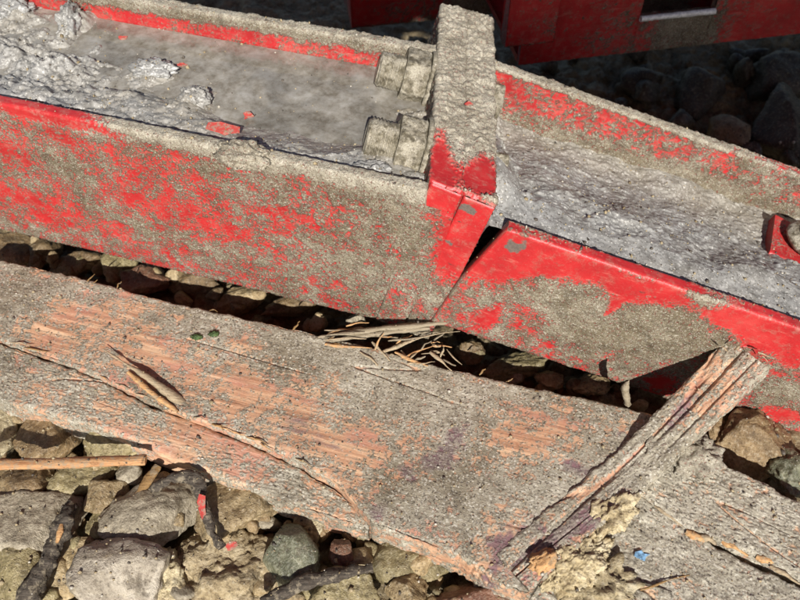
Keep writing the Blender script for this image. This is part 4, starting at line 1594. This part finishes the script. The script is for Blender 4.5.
link('frame_top', sweep('frame_top', rrect(0.008, 0.16, 0.252, 0.26, 0.0015, (0.01, 0.01, 0.01, 0.01)), np.arange(-0.035, 1.2, 0.01), None, DM), PAINT, MF)
# bright worn rim of the slot
rim_pts = [(sl0[0], 0.0, sw0), (sl1[0], 0.0, sw0), (sl1[0], 0.0, sw1), (sl0[0], 0.0, sw1)]
for i in range(4):
    a, b = np.array(rim_pts[i]), np.array(rim_pts[(i + 1) % 4])
    off = np.array([0, -0.0025, 0])
    me = tube_path('slot_rim', [a + off, (a + b) / 2 + off, b + off], [0.0034] * 3, 10, 0.0005, i, 1.0, steps=16)
    link('slot_rim', me, RIM, MF)
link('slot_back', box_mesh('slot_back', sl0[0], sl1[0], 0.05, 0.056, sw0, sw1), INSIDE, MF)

# stepped bracket left of it and a lower cross member
g0 = at(505, 48, -0.06)
BK = empty('machine_bracket', g0, uM, vM, (0, 0, 1))
tag(BK, 'shaded crimson bracket at the top beside the far end of the plates', 'machine bracket')
for (nm, a, b, v0, v1, w0, w1) in (('bracket_plate', 0.0, 0.055, 0.0, 0.02, 0.0, 0.24), ('bracket_step', 0.055, 0.10, 0.03, 0.05, -0.03, 0.24)):
    link(nm, sweep(nm, rrect(v0, v1, w0, w1, 0.003, (0.003, 0.002, 0.01, 0.004)), np.arange(a, b, 0.002), None, DM), PAINT, BK)
h0 = at(352, 30, -0.13)
CM = empty('cross_member', h0, uM, vM, (0, 0, 1))
tag(CM, 'dark red cross member in shade just left of the far end of the plates', 'girder')
link('cross_tube', sweep('cross_tube', rrect(0, 0.08, 0, 0.10, 0.006, (0.004, 0.003, 0.01, 0.01)), np.arange(0, 0.22, 0.003), None, DM), PAINT, CM)
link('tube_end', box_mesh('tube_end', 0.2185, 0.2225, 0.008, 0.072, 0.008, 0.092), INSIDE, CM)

# ================================================================== ADDED OVERHEAD BLOCKER (out of the picture; shaped to shade the frame behind the beams)
ZE = 0.80
_up = np.array([0, 0, 0.006])


def sunward(p):
    return p + TO_SUN * (ZE - p[2]) / TO_SUN[2]


fL = OL + vL * (WL + 0.006) + _up
fP = OP + vP * (PLEN + 0.007) + _up
edge_pts = [sunward(p) for p in (fL - uL * 1.1, fL + uL * (FL_END - 0.010), fP - uP * 0.005, fP + uP * (PT2 + 0.012),
                                 OR + uR * (FR_START + 0.01) + vR * (WR + 0.014) + _up, OR + uR * 1.6 + vR * (WR + 0.014) + _up)]
E0 = edge_pts[0]
BM = empty('machine_boom', E0)
tag(BM, 'broad red deck of the machine passing high behind the viewer', 'machine deck')
poly = [p - E0 for p in edge_pts] + [edge_pts[-1] - E0 + np.array([0.5, 1.0, 0]), np.array([-0.1, 1.0, 0])]


def prism(name, pts, z0, z1):
    bm = bmesh.new()
    lo = [bm.verts.new((p[0], p[1], z0)) for p in pts]
    hi = [bm.verts.new((p[0], p[1], z1)) for p in pts]
    bm.faces.new(lo[::-1])
    bm.faces.new(hi)
    for k in range(len(pts)):
        bm.faces.new((lo[k], lo[(k + 1) % len(pts)], hi[(k + 1) % len(pts)], hi[k]))
    me = bpy.data.meshes.new(name)
    bm.to_mesh(me)
    bm.free()
    return me


link('deck_plate', prism('deck_plate', poly, 0.0, 0.03), PAINT, BM)
for k in range(3):
    link('deck_rib', box_mesh('deck_rib', 0.3 + k * 0.6, 0.36 + k * 0.6, 0.25, 0.85, 0.031, 0.10), PAINT, BM)

# ================================================================== LOOSE GRIT (real crumbs lying on whatever is under them)
bpy.context.view_layer.update()
dg = bpy.context.evaluated_depsgraph_get()
gr = np.random.RandomState(77)
_d4 = ico(1)
buckets = {0: [], 1: [], 2: []}
tries = 0
while sum(len(b) for b in buckets.values()) < 7500 and tries < 16000:
    tries += 1
    ox, oy = gr.uniform(-0.52, 0.55), gr.uniform(0.10, 0.78)
    ok, hp, hn, fi, ho, mx = scene.ray_cast(dg, Vector((ox, oy, 0.2)), Vector((0, 0, -1)))
    if not ok or hn.z < 0.35: continue
    nm = ho.name
    if nm.startswith('muddy_water') and gr.rand() > 0.25: continue
    if nm.startswith(('bolt', 'nut', 'machine', 'frame', 'bracket', 'cross', 'moss')): continue
    r_ = 0.00035 + 0.0007 * gr.rand() ** 2 + (0.0012 * gr.rand() if gr.rand() < 0.12 else 0)
    if nm.startswith('ground') or nm.startswith('stone'): r_ *= 1.25
    buckets[int(gr.choice(3, p=[0.60, 0.28, 0.12]))].append((hp.x, hp.y, hp.z + r_ * 0.35, r_))
GRITM = [SAND, make_plain('dark grit', (0.075, 0.06, 0.045), 0.6, 0, 300, 0.4), make_plain('pale grit', (0.42, 0.38, 0.31), 0.5, 0, 300, 0.3)]
for k, what in ((0, 'tan'), (1, 'dark'), (2, 'pale')):
    B = np.array(buckets[k])
    Vb, Fb = _d4
    n = len(B)
    jit = gr.uniform(0.55, 1.25, (n, len(Vb), 1))
    sc = gr.uniform(0.7, 1.3, (n, 1, 3))
    VV = B[:, None, :3] + Vb[None] * jit * sc * B[:, None, 3:4]
    FF = Fb[None] + (np.arange(n) * len(Vb))[:, None, None]
    o = link('loose_grit', np_mesh('loose_grit', VV.reshape(-1, 3), np.zeros((0, 4)), None, FF.reshape(-1, 3), smooth=False), GRITM[k])
    tag(o, 'loose %s grit scattered over planks, mud and stones' % what, 'grit', kind='stuff')
